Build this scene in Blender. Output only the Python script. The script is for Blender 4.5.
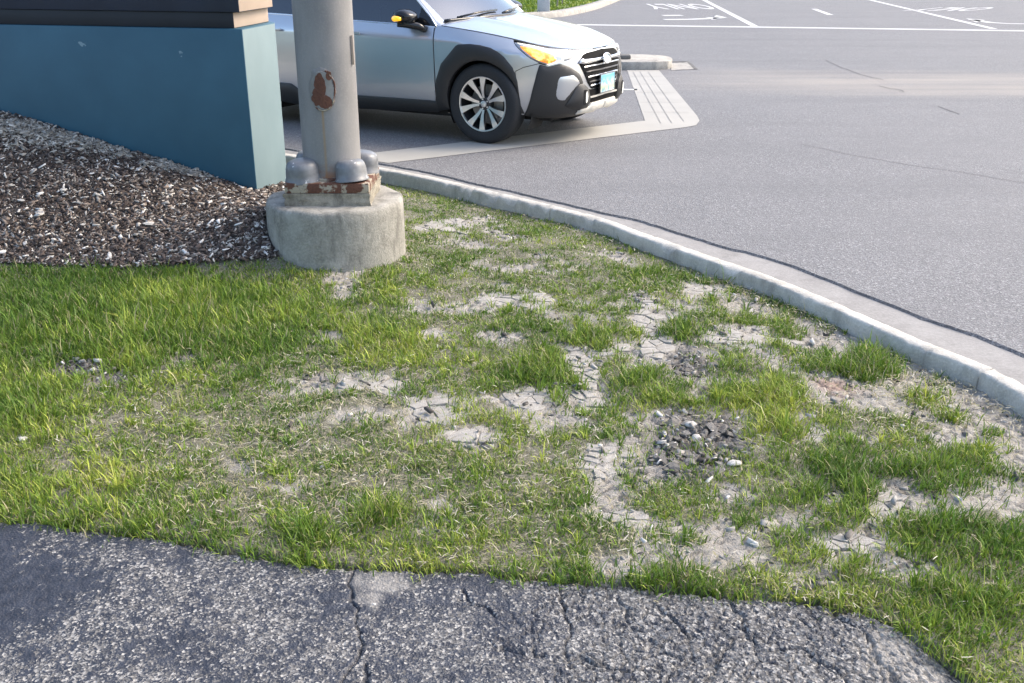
import bpy, bmesh, math, random
import numpy as np
from mathutils import Vector, Matrix
from mathutils.geometry import delaunay_2d_cdt, tessellate_polygon

random.seed(7)
RNG = np.random.default_rng(11)
scene = bpy.context.scene
for o_ in list(bpy.data.objects):
    bpy.data.objects.remove(o_)

# ------------------------------------------------------------------ camera
FPX, CAMH, HORIZON = 1010.0, 1.64, -50.0        # focal length in px of a 1024 px wide picture
PITCH = math.atan((341.5 - HORIZON) / FPX)
cam_d = bpy.data.cameras.new("camera")
cam = bpy.data.objects.new("camera", cam_d)
scene.collection.objects.link(cam)
cam.location = (0, 0, CAMH)
cam.rotation_euler = (math.pi / 2 - PITCH, 0, 0)
cam_d.sensor_width = 36
cam_d.lens = 36 * FPX / 1024
cam_d.clip_start = 0.05
cam_d.clip_end = 3000
scene.camera = cam

# ------------------------------------------------------------------ light
SUN_AZ, SUN_EL = math.radians(70), math.radians(42)    # azimuth clockwise from +Y (seen from above)
world = bpy.data.worlds.new("World")
scene.world = world
world.use_nodes = True
wn = world.node_tree.nodes
sky = wn.new("ShaderNodeTexSky")
sky.sky_type = 'NISHITA'
sky.sun_disc = False
sky.sun_elevation = SUN_EL
sky.sun_rotation = SUN_AZ
sky.air_density = 1.0
sky.dust_density = 3.2
sky.ozone_density = 1.0
wn["Background"].inputs[1].default_value = 0.15
world.node_tree.links.new(sky.outputs[0], wn["Background"].inputs[0])
sun_d = bpy.data.lights.new("sun", 'SUN')
sun_d.energy = 1.15
sun_d.angle = math.radians(28)
sun_d.color = (1.0, 0.87, 0.70)
sun = bpy.data.objects.new("sun", sun_d)
scene.collection.objects.link(sun)
sdir = Vector((math.sin(SUN_AZ) * math.cos(SUN_EL), math.cos(SUN_AZ) * math.cos(SUN_EL), math.sin(SUN_EL)))
sun.rotation_euler = sdir.to_track_quat('Z', 'Y').to_euler()
sun.location = (20, 10, 20)
scene.view_settings.view_transform = 'Standard'
scene.view_settings.look = 'None'
scene.view_settings.gamma = 1
scene.view_settings.use_curve_mapping = False
scene.view_settings.exposure = 1.48
scene.render.engine = 'CYCLES'
scene.render.resolution_x, scene.render.resolution_y = 1024, 683

# ------------------------------------------------------------------ pixel -> place helpers
CP, SP = math.cos(PITCH), math.sin(PITCH)
def G(px, py, z=0.0):
    """ground point at height z seen at a pixel of the photograph"""
    a, b = (px - 512) / FPX, -(py - 341.5) / FPX
    d = (a, CP + SP * b, CP * b - SP)
    t = (z - CAMH) / d[2]
    return Vector((d[0] * t, d[1] * t, z))
def to_px(x, y, z):
    zc = y * CP - (z - CAMH) * SP
    yc = y * SP + (z - CAMH) * CP
    zc = np.maximum(zc, 0.05)
    return 512 + FPX * x / zc, 341.5 - FPX * yc / zc

# ------------------------------------------------------------------ noise
def hash2(i, j, seed=0):
    n = (i.astype(np.int64) * 374761393 + j.astype(np.int64) * 668265263 + seed * 974634777) & 0x7fffffff
    n = ((n ^ (n >> 13)) * 1274126177) & 0x7fffffff
    n = n ^ (n >> 16)
    return (n % 100003) / 100003.0
def vnoise(x, y, seed=0):
    xi, yi = np.floor(x), np.floor(y)
    fx, fy = x - xi, y - yi
    fx, fy = fx * fx * (3 - 2 * fx), fy * fy * (3 - 2 * fy)
    a, b = hash2(xi, yi, seed), hash2(xi + 1, yi, seed)
    c, d = hash2(xi, yi + 1, seed), hash2(xi + 1, yi + 1, seed)
    return (a * (1 - fx) + b * fx) * (1 - fy) + (c * (1 - fx) + d * fx) * fy
def fbm(x, y, seed=0, n=4):
    r, a, t = 0, 1, 0
    for k in range(n):
        r = r + a * vnoise(x * 2 ** k, y * 2 ** k, seed + k); t += a; a *= .5
    return r / t
def voro(x, y, seed=0):
    """F1, F2 of a jittered grid"""
    xi, yi = np.floor(x), np.floor(y)
    f1 = np.full(x.shape, 9.0); f2 = np.full(x.shape, 9.0)
    for dx in (-1, 0, 1):
        for dy in (-1, 0, 1):
            cx, cy = xi + dx, yi + dy
            d = np.hypot(cx + hash2(cx, cy, seed) - x, cy + hash2(cx, cy, seed + 5) - y)
            n1 = np.minimum(f1, d); f2 = np.where(d < f1, f1, np.minimum(f2, d)); f1 = n1
    return f1, f2
def sstep(a, b, v):
    t = np.clip((v - a) / (b - a), 0, 1); return t * t * (3 - 2 * t)
def tab(t, v):
    return np.interp(v, [a for a, b in t], [b for a, b in t])

# ------------------------------------------------------------------ materials
class NT:
    def __init__(s, name):
        s.m = bpy.data.materials.new(name); s.m.use_nodes = True
        s.t = s.m.node_tree; s.b = s.t.nodes["Principled BSDF"]
    def n(s, typ, **kw):
        nd = s.t.nodes.new("ShaderNode" + typ)
        for k, v in kw.items():
            if k.startswith('i_'):
                nd.inputs[k[2:].replace('_', ' ')].default_value = v
            else: setattr(nd, k, v)
        return nd
    def l(s, a, b): s.t.links.new(a, b)
    def co(s, scale=(1, 1, 1), kind='Object'):
        c = s.n("TexCoord"); mp = s.n("Mapping"); mp.inputs['Scale'].default_value = scale
        s.l(c.outputs[kind], mp.inputs[0]); return mp.outputs[0]
    def noise(s, scale, detail=4, rough=.55, vec=None, dist=0):
        nd = s.n("TexNoise", i_Scale=scale, i_Detail=detail, i_Roughness=rough, i_Distortion=dist)
        s.l(vec if vec is not None else s.co(), nd.inputs['Vector']); return nd.outputs['Fac']
    def vor(s, scale, vec=None, feature='F1', out='Distance'):
        nd = s.n("TexVoronoi", feature=feature, i_Scale=scale)
        s.l(vec if vec is not None else s.co(), nd.inputs['Vector']); return nd.outputs[out]
    def ramp(s, fac, stops, interp='LINEAR'):
        r = s.n("ValToRGB"); r.color_ramp.interpolation = interp
        e = r.color_ramp.elements
        while len(e) < len(stops): e.new(.5)
        for q, (p, c) in zip(e, stops):
            q.position = p; q.color = (c, c, c, 1) if isinstance(c, (int, float)) else (*c, 1)
        s.l(fac, r.inputs[0]); return r.outputs[0]
    def mix(s, fac, a, b, mode='MIX'):
        nd = s.n("MixRGB", blend_type=mode)
        for i, v in enumerate((fac, a, b)):
            if isinstance(v, (int, float)): nd.inputs[i].default_value = v if i == 0 else (v, v, v, 1)
            elif isinstance(v, tuple): nd.inputs[i].default_value = (*v, 1)
            else: s.l(v, nd.inputs[i])
        return nd.outputs[0]
    def math(s, op, a, b=0.0):
        nd = s.n("Math", operation=op)
        for i, v in enumerate((a, b)):
            if isinstance(v, (int, float)): nd.inputs[i].default_value = v
            else: s.l(v, nd.inputs[i])
        return nd.outputs[0]
    def col(s, c):
        if isinstance(c, tuple): s.b.inputs['Base Color'].default_value = (*c, 1)
        else: s.l(c, s.b.inputs['Base Color'])
    def bump(s, h, strength=.3, dist=.01):
        bp = s.n("Bump", i_Strength=strength, i_Distance=dist)
        s.l(h, bp.inputs['Height']); s.l(bp.outputs[0], s.b.inputs['Normal'])
    def set(s, rough=.5, metal=0, **kw):
        if isinstance(rough, (int, float)): s.b.inputs['Roughness'].default_value = rough
        else: s.l(rough, s.b.inputs['Roughness'])
        s.b.inputs['Metallic'].default_value = metal
        for k, v in kw.items(): s.b.inputs[k.replace('_', ' ')].default_value = v
        return s.m
M = {}
def plain(name, c, rough=.5, metal=0, var=.12, sc=30, bump=0, **kw):
    t = NT(name); f = t.noise(sc, 4)
    t.col(t.mix(t.ramp(f, [(.3, 0.), (.7, 1.)]), tuple(v * (1 - var) for v in c), tuple(min(1, v * (1 + var)) for v in c)))
    if bump: t.bump(t.noise(sc * 4, 3), bump, .004)
    M[name] = t.set(rough, metal, **kw); return M[name]

# asphalt of the road: pale worn binder with stone grains, dusty tan belt, dark tyre wear
t = NT("road_asphalt")
grain = t.vor(130); g2 = t.noise(260, 2); big = t.noise(.35, 5); mid = t.noise(2.2, 4)
stone = t.ramp(t.vor(130, out='Color'), [(0, (.055, .056, .06)), (.5, (.145, .146, .153)), (.8, (.24, .24, .245)), (1, (.50, .50, .49))])
c = t.mix(t.ramp(g2, [(.35, 0.), (.7, .3)]), stone, (.16, .16, .162))
c = t.mix(t.ramp(big, [(.35, 0.), (.65, .45)]), c, (.19, .189, .192))
c = t.mix(t.ramp(mid, [(.4, 0.), (.75, .25)]), c, (.115, .116, .122))
sep = t.n("SeparateXYZ"); tc = t.n("TexCoord"); t.l(tc.outputs['Object'], sep.inputs[0])
yy = t.math('ADD', sep.outputs['Y'], t.math('MULTIPLY', t.noise(.5, 3), 1.2))
yy = t.math('SUBTRACT', yy, t.math('MULTIPLY', sep.outputs['X'], -.06))
belt = t.ramp(t.math('DIVIDE', yy, 30.), [(.435, 0.), (.465, 1.), (.515, .8), (.545, 0.)])
right = t.ramp(t.math('DIVIDE', sep.outputs['X'], 20.), [(.08, 0.), (.2, 1.)])
dust = t.math('MULTIPLY', t.math('MULTIPLY', belt, right), t.ramp(t.noise(1.5, 5, vec=t.co((.25, 1.6, 1))), [(.25, .2), (.65, .85)]))
c = t.mix(dust, c, (.32, .29, .255))
wear = t.ramp(t.noise(.7, 4, vec=t.co((.12, 1.5, 1))), [(.5, 0.), (.7, .35)])
c = t.mix(wear, c, (.12, .121, .127))
t.col(c); t.bump(grain, .55, .006); M["road_asphalt"] = t.set(.82)

# path: black seal coat worn through to pale stone grains
t = NT("path_asphalt")
at = t.n("Attribute", attribute_name="wear"); ws = t.n("SeparateColor"); t.l(at.outputs['Color'], ws.inputs[0])
vv = t.co(); vst = t.co((1.2, .8, 1))
big = t.noise(8, 4, vec=vst); med = t.noise(45, 4, vec=vst)
v1 = t.n("TexVoronoi", i_Scale=165.0); t.l(vv, v1.inputs['Vector']); v2 = t.n("TexVoronoi", i_Scale=330.0); t.l(vv, v2.inputs['Vector'])
s1 = t.n("SeparateColor"); t.l(v1.outputs['Color'], s1.inputs[0]); s2 = t.n("SeparateColor"); t.l(v2.outputs['Color'], s2.inputs[0])
loc_ = t.math('ADD', t.math('MULTIPLY', t.math('SUBTRACT', big, .5), 1.1), t.math('MULTIPLY', t.math('SUBTRACT', med, .5), 1.3))
loc_ = t.math('ADD', loc_, t.math('MULTIPLY', ws.outputs[0], 1.6))
g1 = t.ramp(t.math('ADD', s1.outputs[0], loc_), [(.68, 0.), (.80, 1.)])
g2 = t.ramp(t.math('ADD', s2.outputs[0], loc_), [(.80, 0.), (.92, .8)])
mk = t.math('MAXIMUM', g1, g2)
stone = t.ramp(s1.outputs[1], [(0, (.075, .074, .074)), (.5, (.15, .147, .143)), (1, (.36, .35, .33))])
seal = t.mix(t.ramp(t.noise(25, 4), [(.35, 0.), (.7, 1.)]), (.017, .020, .030), (.040, .045, .060))
c = t.mix(mk, seal, stone)
c = t.mix(ws.outputs[1], c, t.mix(t.noise(90, 3), (.30, .275, .235), (.48, .46, .42)))
t.col(c)
t.bump(t.math('ADD', v1.outputs['Distance'], t.math('MULTIPLY', mk, .6)), .6, .004)
M["path_asphalt"] = t.set(t.ramp(mk, [(0, .55), (1, .9)]))

def concrete(name, c, dark, sc=1.0, bump=.35, stain=.5):
    t = NT(name)
    f = t.noise(6 * sc, 6, .65); f2 = t.noise(70 * sc, 3); f3 = t.noise(260, 2)
    cc = t.mix(t.ramp(f, [(.35, 0.), (.68, 1.)]), dark, c)
    cc = t.mix(t.ramp(f2, [(.4, 0.), (.75, .5)]), cc, tuple(min(1, v * 1.25) for v in c))
    st = t.noise(5, 5, .7, vec=t.co((1.4, 1.4, .45)))
    cc = t.mix(t.ramp(st, [(.52, 0.), (.7, stain)]), cc, tuple(v * .45 for v in dark))
    pit = t.ramp(t.vor(85 * sc), [(.06, 1.), (.16, 0.)])
    cc = t.mix(t.math('MULTIPLY', pit, .6), cc, tuple(v * .5 for v in dark))
    t.col(cc); h = t.math('ADD', t.math('MULTIPLY', f2, .6), t.math('MULTIPLY', f3, .4))
    t.bump(t.math('SUBTRACT', h, pit), bump, .006); M[name] = t.set(.88); return M[name]
concrete("kerb_concrete", (.53, .51, .46), (.37, .352, .31), 1.6, .6, .5)
concrete("gutter_concrete", (.30, .29, .276), (.235, .226, .214), 1, .3, .3)
concrete("pedestal_concrete", (.35, .335, .295), (.20, .19, .163), 1.3, .8, .85)
concrete("grout", (.38, .345, .27), (.17, .15, .115), 4, .9, .8)
concrete("island_concrete", (.40, .38, .34), (.24, .23, .21))
concrete("dark_kerb_face", (.16, .155, .145), (.07, .068, .064))

# worn road paint
def paint(name, c, lo, hi):
    t = NT(name)
    f = t.noise(5, 6, .7); g = t.noise(120, 3)
    w = t.math('ADD', t.math('MULTIPLY', f, .7), t.math('MULTIPLY', g, .5))
    cc = t.mix(t.ramp(w, [(lo, 0.), (hi, 1.)]), (.17, .17, .175), c)
    t.col(t.mix(t.ramp(t.noise(1.6, 4), [(.4, 0.), (.7, .35)]), cc, tuple(v * .72 for v in c)))
    t.bump(g, .3, .004); M[name] = t.set(.75)
paint("road_paint", (.56, .56, .545), .36, .54)
paint("band_paint", (.37, .358, .325), .26, .46)

# bare clay and thatch
t = NT("soil")
at = t.n("Attribute", attribute_name="ground"); sp = t.n("SeparateColor"); t.l(at.outputs['Color'], sp.inputs[0])
f = t.noise(30, 6, .65); f2 = t.noise(160, 4)
clay = t.mix(t.ramp(f, [(.32, 0.), (.68, 1.)]), (.225, .205, .175), (.38, .358, .32))
clay = t.mix(t.ramp(f2, [(.45, 0.), (.8, .6)]), clay, (.46, .44, .40))
thatch = t.mix(t.ramp(t.noise(120, 5, .7), [(.35, 0.), (.66, 1.)]), (.075, .07, .045), (.27, .255, .19))  # thatch colour, darkened to stand in for shade between the blades
c = t.mix(sp.outputs[0], thatch, clay)
c = t.mix(sp.outputs[1], c, t.mix(f2, (.07, .062, .056), (.20, .185, .17)))
c = t.mix(sp.outputs[2], c, t.mix(f2, (.20, .085, .055), (.34, .19, .14)))
t.col(c); t.bump(t.math('ADD', f2, t.math('MULTIPLY', f, .8)), .8, .012); M["soil"] = t.set(.95)
t = NT("clay_plate")
oi = t.n("ObjectInfo"); f = t.noise(45, 6, .65); f2 = t.noise(200, 3)
c = t.mix(t.ramp(f, [(.32, 0.), (.68, 1.)]), (.245, .226, .196), (.40, .378, .34))
c = t.mix(t.math('MULTIPLY', oi.outputs['Random'], .45), c, (.30, .285, .262))
t.col(t.mix(t.ramp(f2, [(.5, 0.), (.8, .5)]), c, (.47, .452, .412))); t.bump(f2, .6, .006); M["clay_plate"] = t.set(.95)
t = NT("clod_dark"); oi = t.n("ObjectInfo"); f2 = t.noise(120, 4)
c = t.mix(t.math('MULTIPLY', oi.outputs['Random'], .7), t.mix(f2, (.075, .069, .062), (.19, .178, .162)), t.mix(f2, (.22, .208, .19), (.40, .385, .355)))
t.col(c); t.bump(f2, .7, .006); M["clod_dark"] = t.set(.92)
plain("pale_stone", (.46, .44, .405), .8, var=.2, sc=60, bump=.5)
t = NT("mulch_soil"); f = t.noise(60, 5, .7)
t.col(t.mix(t.ramp(f, [(.35, 0.), (.7, 1.)]), (.028, .024, .022), (.11, .095, .085))); t.bump(f, .9, .02); M["mulch_soil"] = t.set(.95)
def attr_mat(name, rough, trans=0.0, bump=0):
    t = NT(name); at = t.n("Attribute", attribute_name="tint")
    t.col(at.outputs['Color']); t.set(rough)
    t.b.inputs['Specular IOR Level'].default_value = .3
    if bump: t.bump(t.noise(200, 3), bump, .004)
    if trans:
        tr = t.n("BsdfTranslucent"); t.l(at.outputs['Color'], tr.inputs[0])
        mx = t.n("MixShader"); mx.inputs[0].default_value = trans
        t.l(t.b.outputs[0], mx.inputs[1]); t.l(tr.outputs[0], mx.inputs[2])
        t.l(mx.outputs[0], t.t.nodes["Material Output"].inputs[0])
    M[name] = t.m
attr_mat("grass_blade", .55, .28)
attr_mat("straw_blade", .7, .15)
attr_mat("wood_chip", .85, 0, .6)
plain("far_grass_soil", (.10, .13, .04), .95, var=.4, sc=8)
plain("open_ground", (.10, .12, .05), .95, var=.4, sc=.6)

# painted steel of the sign
t = NT("sign_blue_paint"); f = t.noise(3, 5); f2 = t.noise(300, 2)
c = t.mix(t.ramp(f, [(.35, 0.), (.7, 1.)]), (.016, .078, .122), (.024, .098, .148))
chip = t.ramp(t.noise(7, 3, .6, vec=t.co((1, 1, 1.6))), [(.735, 0.), (.75, 1.)])
t.col(t.mix(t.math('MULTIPLY', chip, .5), c, (.30, .40, .42))); t.bump(f2, .12, .002); M["sign_blue_paint"] = t.set(.48)
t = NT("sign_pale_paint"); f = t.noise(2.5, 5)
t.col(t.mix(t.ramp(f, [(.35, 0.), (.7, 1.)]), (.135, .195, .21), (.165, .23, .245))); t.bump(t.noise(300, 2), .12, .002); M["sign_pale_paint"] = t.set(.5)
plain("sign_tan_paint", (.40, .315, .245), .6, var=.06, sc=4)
plain("sign_navy_paint", (.017, .026, .048), .42, var=.15, sc=4)
plain("sign_recess_paint", (.008, .011, .018), .6, var=.15, sc=4)

# pole paint
t = NT("pole_paint"); v = t.co((1, 1, .35)); f = t.noise(9, 5, vec=v); f2 = t.noise(120, 3)
c = t.mix(t.ramp(f, [(.35, 0.), (.7, 1.)]), (.185, .180, .176), (.245, .238, .232))
c = t.mix(t.ramp(f2, [(.5, 0.), (.8, .3)]), c, (.36, .34, .315))
chip = t.ramp(t.noise(26, 2, .5), [(.775, 0.), (.785, 1.)])
c = t.mix(chip, c, (.62, .60, .55))
sx = t.n("SeparateXYZ"); tc = t.n("TexCoord"); t.l(tc.outputs['Object'], sx.inputs[0])
run = t.math('SUBTRACT', 1., t.math('MULTIPLY', t.math('ABSOLUTE', t.math('ADD', sx.outputs[0], .006)), 110.))
run = t.math('MULTIPLY', t.math('MAXIMUM', run, 0.), t.ramp(t.math('SUBTRACT', sx.outputs[2], 0.0), [(.05, .55), (.30, .75), (.37, 1.), (.372, 0.)]))
run = t.math('MULTIPLY', run, t.math('LESS_THAN', sx.outputs[1], 0.))
c = t.mix(run, c, (.30, .19, .08))
lowr = t.math('MULTIPLY', t.ramp(sx.outputs[2], [(.0, 1.), (.09, 0.)]), t.ramp(t.noise(22, 4), [(.42, 0.), (.6, 1.)]))
c = t.mix(lowr, c, (.26, .11, .045))
t.col(c); t.bump(f2, .2, .003); M["pole_paint"] = t.set(.62)
def rusty(name, pc, amt):
    t = NT(name); f = t.noise(14, 6, .65); f2 = t.noise(90, 4)
    rust = t.mix(f2, (.055, .021, .014), (.155, .062, .034))
    t.col(t.mix(t.ramp(f, [(amt - .03, 0.), (amt + .03, 1.)]), pc, rust)); t.bump(t.math('ADD', f, f2), .6, .006); M[name] = t.set(.8)
rusty("rust_plate", (.33, .285, .215), .48)
rusty("hole_rust", (.30, .28, .24), .30)
plain("hole_filler", (.22, .215, .20), .8, var=.2, sc=25)
rusty("hole_rim_paint", (.19, .184, .178), .60)
t = NT("bolt_cover_paint"); f = t.noise(18, 5)
c = t.mix(t.ramp(f, [(.35, 0.), (.7, 1.)]), (.12, .124, .13), (.21, .215, .222))
c = t.mix(t.ramp(t.noise(40, 3), [(.66, 0.), (.70, 1.)]), c, (.58, .585, .58))
t.col(c); t.bump(f, .15, .004); M["bolt_cover_paint"] = t.set(.38)

# car
t = NT("silver_paint"); fl = t.noise(900, 2)
t.col(t.mix(fl, (.50, .515, .535), (.60, .615, .635)))
M["silver_paint"] = t.set(.30, .75, Coat_Weight=1.0, Coat_Roughness=.03)
plain("black_plastic", (.026, .0255, .0255), .5, var=.2, sc=200, bump=.2)
plain("grille_black", (.010, .010, .011), .7, Specular_IOR_Level=.08)
plain("crack_dark", (.095, .095, .098), .95)
plain("gloss_black", (.012, .012, .013), .12)
plain("underside", (.012, .012, .012), .9)
plain("chrome", (.78, .78, .78), .12, 1.0, var=.03)
plain("guard_silver", (.70, .67, .60), .35, .3, var=.05)
plain("rubber", (.022, .023, .025), .72, var=.2, sc=120, bump=.3)
plain("alloy_face", (.72, .72, .72), .28, .85, var=.05)
plain("alloy_dark", (.035, .035, .038), .4, .3)
plain("brake_steel", (.30, .29, .28), .45, .8)
plain("seat_cloth", (.05, .05, .052), .9)
plain("tail_red", (.35, .01, .01), .15)
def glass(name, tint, gl):
    t = NT(name); tr = t.n("BsdfTransparent"); tr.inputs[0].default_value = (*tint, 1)
    g = t.n("BsdfGlossy"); g.inputs['Roughness'].default_value = .01; g.inputs[0].default_value = (.95, .97, 1, 1)
    fr = t.n("Fresnel"); fr.inputs[0].default_value = gl
    mx = t.n("MixShader"); t.l(fr.outputs[0], mx.inputs[0]); t.l(tr.outputs[0], mx.inputs[1]); t.l(g.outputs[0], mx.inputs[2])
    t.l(mx.outputs[0], t.t.nodes["Material Output"].inputs[0]); M[name] = t.m
glass("side_glass", (.30, .34, .34), 2.0)
glass("windscreen_glass", (.55, .62, .60), 3.2)
def glow(name, c, e, st):
    t = NT(name); f = t.vor(45)
    t.col(c); t.b.inputs['Emission Color'].default_value = (*e, 1)
    t.l(t.ramp(f, [(0, st * 1.25), (.7, st * .8)]), t.b.inputs['Emission Strength'])
    M[name] = t.set(.15, Coat_Weight=1.0)

t = NT("amber_lamp"); f = t.noise(17, 3); t.col((.8, .25, .02))
hot = t.ramp(f, [(.42, 0.), (.62, 1.)])
t.l(t.mix(hot, (1, .20, .004), (1, .62, .16)), t.b.inputs['Emission Color'])
t.l(t.ramp(hot, [(0, .32), (1, .9)]), t.b.inputs['Emission Strength']); M["amber_lamp"] = t.set(.15, Coat_Weight=1.0)
glow("mirror_amber_lamp", (.9, .5, .03), (1, .45, .01), .45)
glow("white_lamp", (.85, .85, .8), (1, .93, .75), .42)
plain("lamp_glass", (.45, .46, .47), .08, .5)
t = NT("number_plate_print"); tc = t.n("TexCoord"); sx = t.n("SeparateXYZ"); t.l(tc.outputs['Object'], sx.inputs[0])
c = t.ramp(t.math('ADD', t.math('MULTIPLY', sx.outputs[2], 5.), .5), [(0, (.75, .80, .80)), (.30, (.60, .70, .40)), (.55, (.45, .68, .72)), (.80, (.08, .42, .62)), (1, (.75, .82, .85))])
c = t.mix(t.ramp(t.noise(22, 3), [(.52, 0.), (.56, .7)]), c, (.10, .36, .48))
t.col(c); M["number_plate_print"] = t.set(.4)
plain("marker_grey", (.42, .43, .43), .7, var=.1)

# ------------------------------------------------------------------ object helpers
COL = scene.collection
def link(o, parent=None):
    COL.objects.link(o)
    if parent is not None: o.parent = parent
    return o
def mesh(name, verts, faces, mat, parent=None, smooth=True, loc=None, normals=None):
    me = bpy.data.meshes.new(name)
    me.from_pydata([tuple(v) for v in verts], [], [tuple(f) for f in faces])
    if smooth is True: me.shade_smooth()
    elif smooth: me.shade_smooth(); me.set_sharp_from_angle(angle=math.radians(smooth))
    if normals is not None: me.normals_split_custom_set_from_vertices([tuple(n) for n in normals])
    me.materials.append(M[mat] if isinstance(mat, str) else mat)
    o = bpy.data.objects.new(name, me)
    if loc is not None: o.location = loc
    return link(o, parent)
def npmesh(name, V, loops, nper, mat, parent=None, smooth=True, colors=None, cname='tint'):
    """V (n,3), loops flat int array, every face nper corners (or an array of counts)"""
    me = bpy.data.meshes.new(name)
    me.vertices.add(len(V)); me.vertices.foreach_set('co', np.ascontiguousarray(V, np.float32).ravel())
    cnt = np.full(len(loops) // nper, nper, np.int32) if np.isscalar(nper) else np.asarray(nper, np.int32)
    me.loops.add(len(loops)); me.loops.foreach_set('vertex_index', np.asarray(loops, np.int32))
    st = np.concatenate([[0], np.cumsum(cnt)[:-1]]).astype(np.int32)
    me.polygons.add(len(cnt)); me.polygons.foreach_set('loop_start', st); me.polygons.foreach_set('loop_total', cnt)
    me.update(calc_edges=True)
    if smooth: me.shade_smooth()
    if colors is not None:
        a = me.color_attributes.new(cname, 'FLOAT_COLOR', 'POINT')
        cc = np.ones((len(V), 4), np.float32); cc[:, :3] = colors; a.data.foreach_set('color', cc.ravel())
    me.materials.append(M[mat]); o = bpy.data.objects.new(name, me)
    return link(o, parent)
def empty(name, loc=(0, 0, 0), rotz=0, parent=None):
    o = bpy.data.objects.new(name, None); o.location = loc; o.rotation_euler = (0, 0, rotz); o.empty_display_size = .2
    return link(o, parent)
def tag(o, label, cat, group=None):
    o['label'] = label; o['category'] = cat
    if group: o['group'] = group
    return o
def struct(o): o['kind'] = 'structure'; return o
def stuff(o, label=None, cat=None):
    o['kind'] = 'stuff'
    if label: o['label'] = label
    if cat: o['category'] = cat
    return o
def grid_faces(nr, nc, wrap=False):
    f = []
    for i in range(nr - 1):
        for j in range(nc - (0 if wrap else 1)):
            k = (j + 1) % nc
            f.append((i * nc + j, i * nc + k, (i + 1) * nc + k, (i + 1) * nc + j))
    return f
def lathe(prof, n=32, axis='Z'):
    V = []
    for r, h in prof:
        for k in range(n):
            a = 2 * math.pi * k / n
            V.append((r * math.cos(a), r * math.sin(a), h) if axis == 'Z' else (r * math.cos(a), h, r * math.sin(a)))
    return V, grid_faces(len(prof), n, True)
def box(x0, x1, y0, y1, z0, z1, bev=0.0):
    bm = bmesh.new(); bmesh.ops.create_cube(bm, size=1)
    for v in bm.verts: v.co = Vector(((x0 + x1) / 2 + v.co.x * (x1 - x0), (y0 + y1) / 2 + v.co.y * (y1 - y0), (z0 + z1) / 2 + v.co.z * (z1 - z0)))
    if bev: bmesh.ops.bevel(bm, geom=bm.edges[:], offset=bev, segments=2, affect='EDGES', profile=.5)
    return from_bm(bm)
def from_bm(bm):
    bm.verts.index_update()
    r = [v.co.copy() for v in bm.verts], [[v.index for v in f.verts] for f in bm.faces]
    bm.free(); return r
def prism(poly, z0, z1, bev=0.0):
    """poly counter-clockwise list of (x,y)"""
    bm = bmesh.new()
    vs = [bm.verts.new((p[0], p[1], z0)) for p in poly]
    f = bm.faces.new(vs); f.normal_update()
    r = bmesh.ops.extrude_face_region(bm, geom=[f])
    for v in r['geom']:
        if isinstance(v, bmesh.types.BMVert): v.co.z = z1
    bmesh.ops.recalc_face_normals(bm, faces=bm.faces[:])
    if bev: bmesh.ops.bevel(bm, geom=bm.edges[:], offset=bev, segments=2, affect='EDGES', profile=.5)
    return from_bm(bm)
def tube(pts, r, n=8, closed=False):
    V, F = [], []
    m = len(pts); pts = [Vector(p) for p in pts]
    for i, p in enumerate(pts):
        a = pts[(i - 1) % m] if (closed or i > 0) else p
        b = pts[(i + 1) % m] if (closed or i < m - 1) else p
        t = (b - a).normalized(); up = Vector((0, 0, 1)) if abs(t.z) < .9 else Vector((0, 1, 0))
        s = t.cross(up).normalized(); w = s.cross(t)
        rr = r[i] if isinstance(r, (list, tuple)) else r
        for k in range(n):
            q = 2 * math.pi * k / n; V.append(p + (s * math.cos(q) + w * math.sin(q)) * rr)
    for i in range(m if closed else m - 1):
        for k in range(n):
            F.append((i * n + k, i * n + (k + 1) % n, ((i + 1) % m) * n + (k + 1) % n, ((i + 1) % m) * n + k))
    if not closed: F += [tuple(range(n))[::-1], tuple(range((m - 1) * n, m * n))]
    return V, F
def catmull(pts, step):
    pts = [Vector(p) for p in pts]; out = []
    P_ = [pts[0] * 2 - pts[1]] + pts + [pts[-1] * 2 - pts[-2]]
    for i in range(1, len(P_) - 2):
        p0, p1, p2, p3 = P_[i - 1:i + 3]
        n = max(2, int((p2 - p1).length / step))
        for k in range(n):
            t = k / n
            out.append(.5 * ((2 * p1) + (p2 - p0) * t + (2 * p0 - 5 * p1 + 4 * p2 - p3) * t * t + (3 * p1 - p0 - 3 * p2 + p3) * t ** 3))
    return out + [pts[-1]]
def offset_line(L, d):
    """shift a plan polyline to its left by d"""
    out = []
    for i, p in enumerate(L):
        t = (L[min(i + 1, len(L) - 1)] - L[max(i - 1, 0)]); t.z = 0; t.normalize()
        out.append(Vector((p.x - t.y * d, p.y + t.x * d, p.z)))
    return out
def sdist(x, y, L):
    """signed distance of points to polyline L (positive on its left), vectorised"""
    best = np.full(x.shape, 1e9); sg = np.ones(x.shape)
    for a, b in zip(L, L[1:]):
        ex, ey = b.x - a.x, b.y - a.y; l2 = ex * ex + ey * ey
        t = np.clip(((x - a.x) * ex + (y - a.y) * ey) / l2, 0, 1)
        dx, dy = x - a.x - t * ex, y - a.y - t * ey; d = np.hypot(dx, dy)
        cr = ex * (y - a.y) - ey * (x - a.x)
        m = d < best; best = np.where(m, d, best); sg = np.where(m, np.sign(cr), sg)
    return best * sg
def sheet(name, poly, z, mat, parent=None):
    """flat polygon at height z"""
    vs = [Vector((p[0], p[1], z)) for p in poly]
    tr = tessellate_polygon([vs])
    fs = []
    for a, b, c_ in tr:
        n = (vs[b] - vs[a]).cross(vs[c_] - vs[a])
        fs.append((a, b, c_) if n.z > 0 else (a, c_, b))
    return mesh(name, vs, fs, mat, parent, smooth=False)

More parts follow.
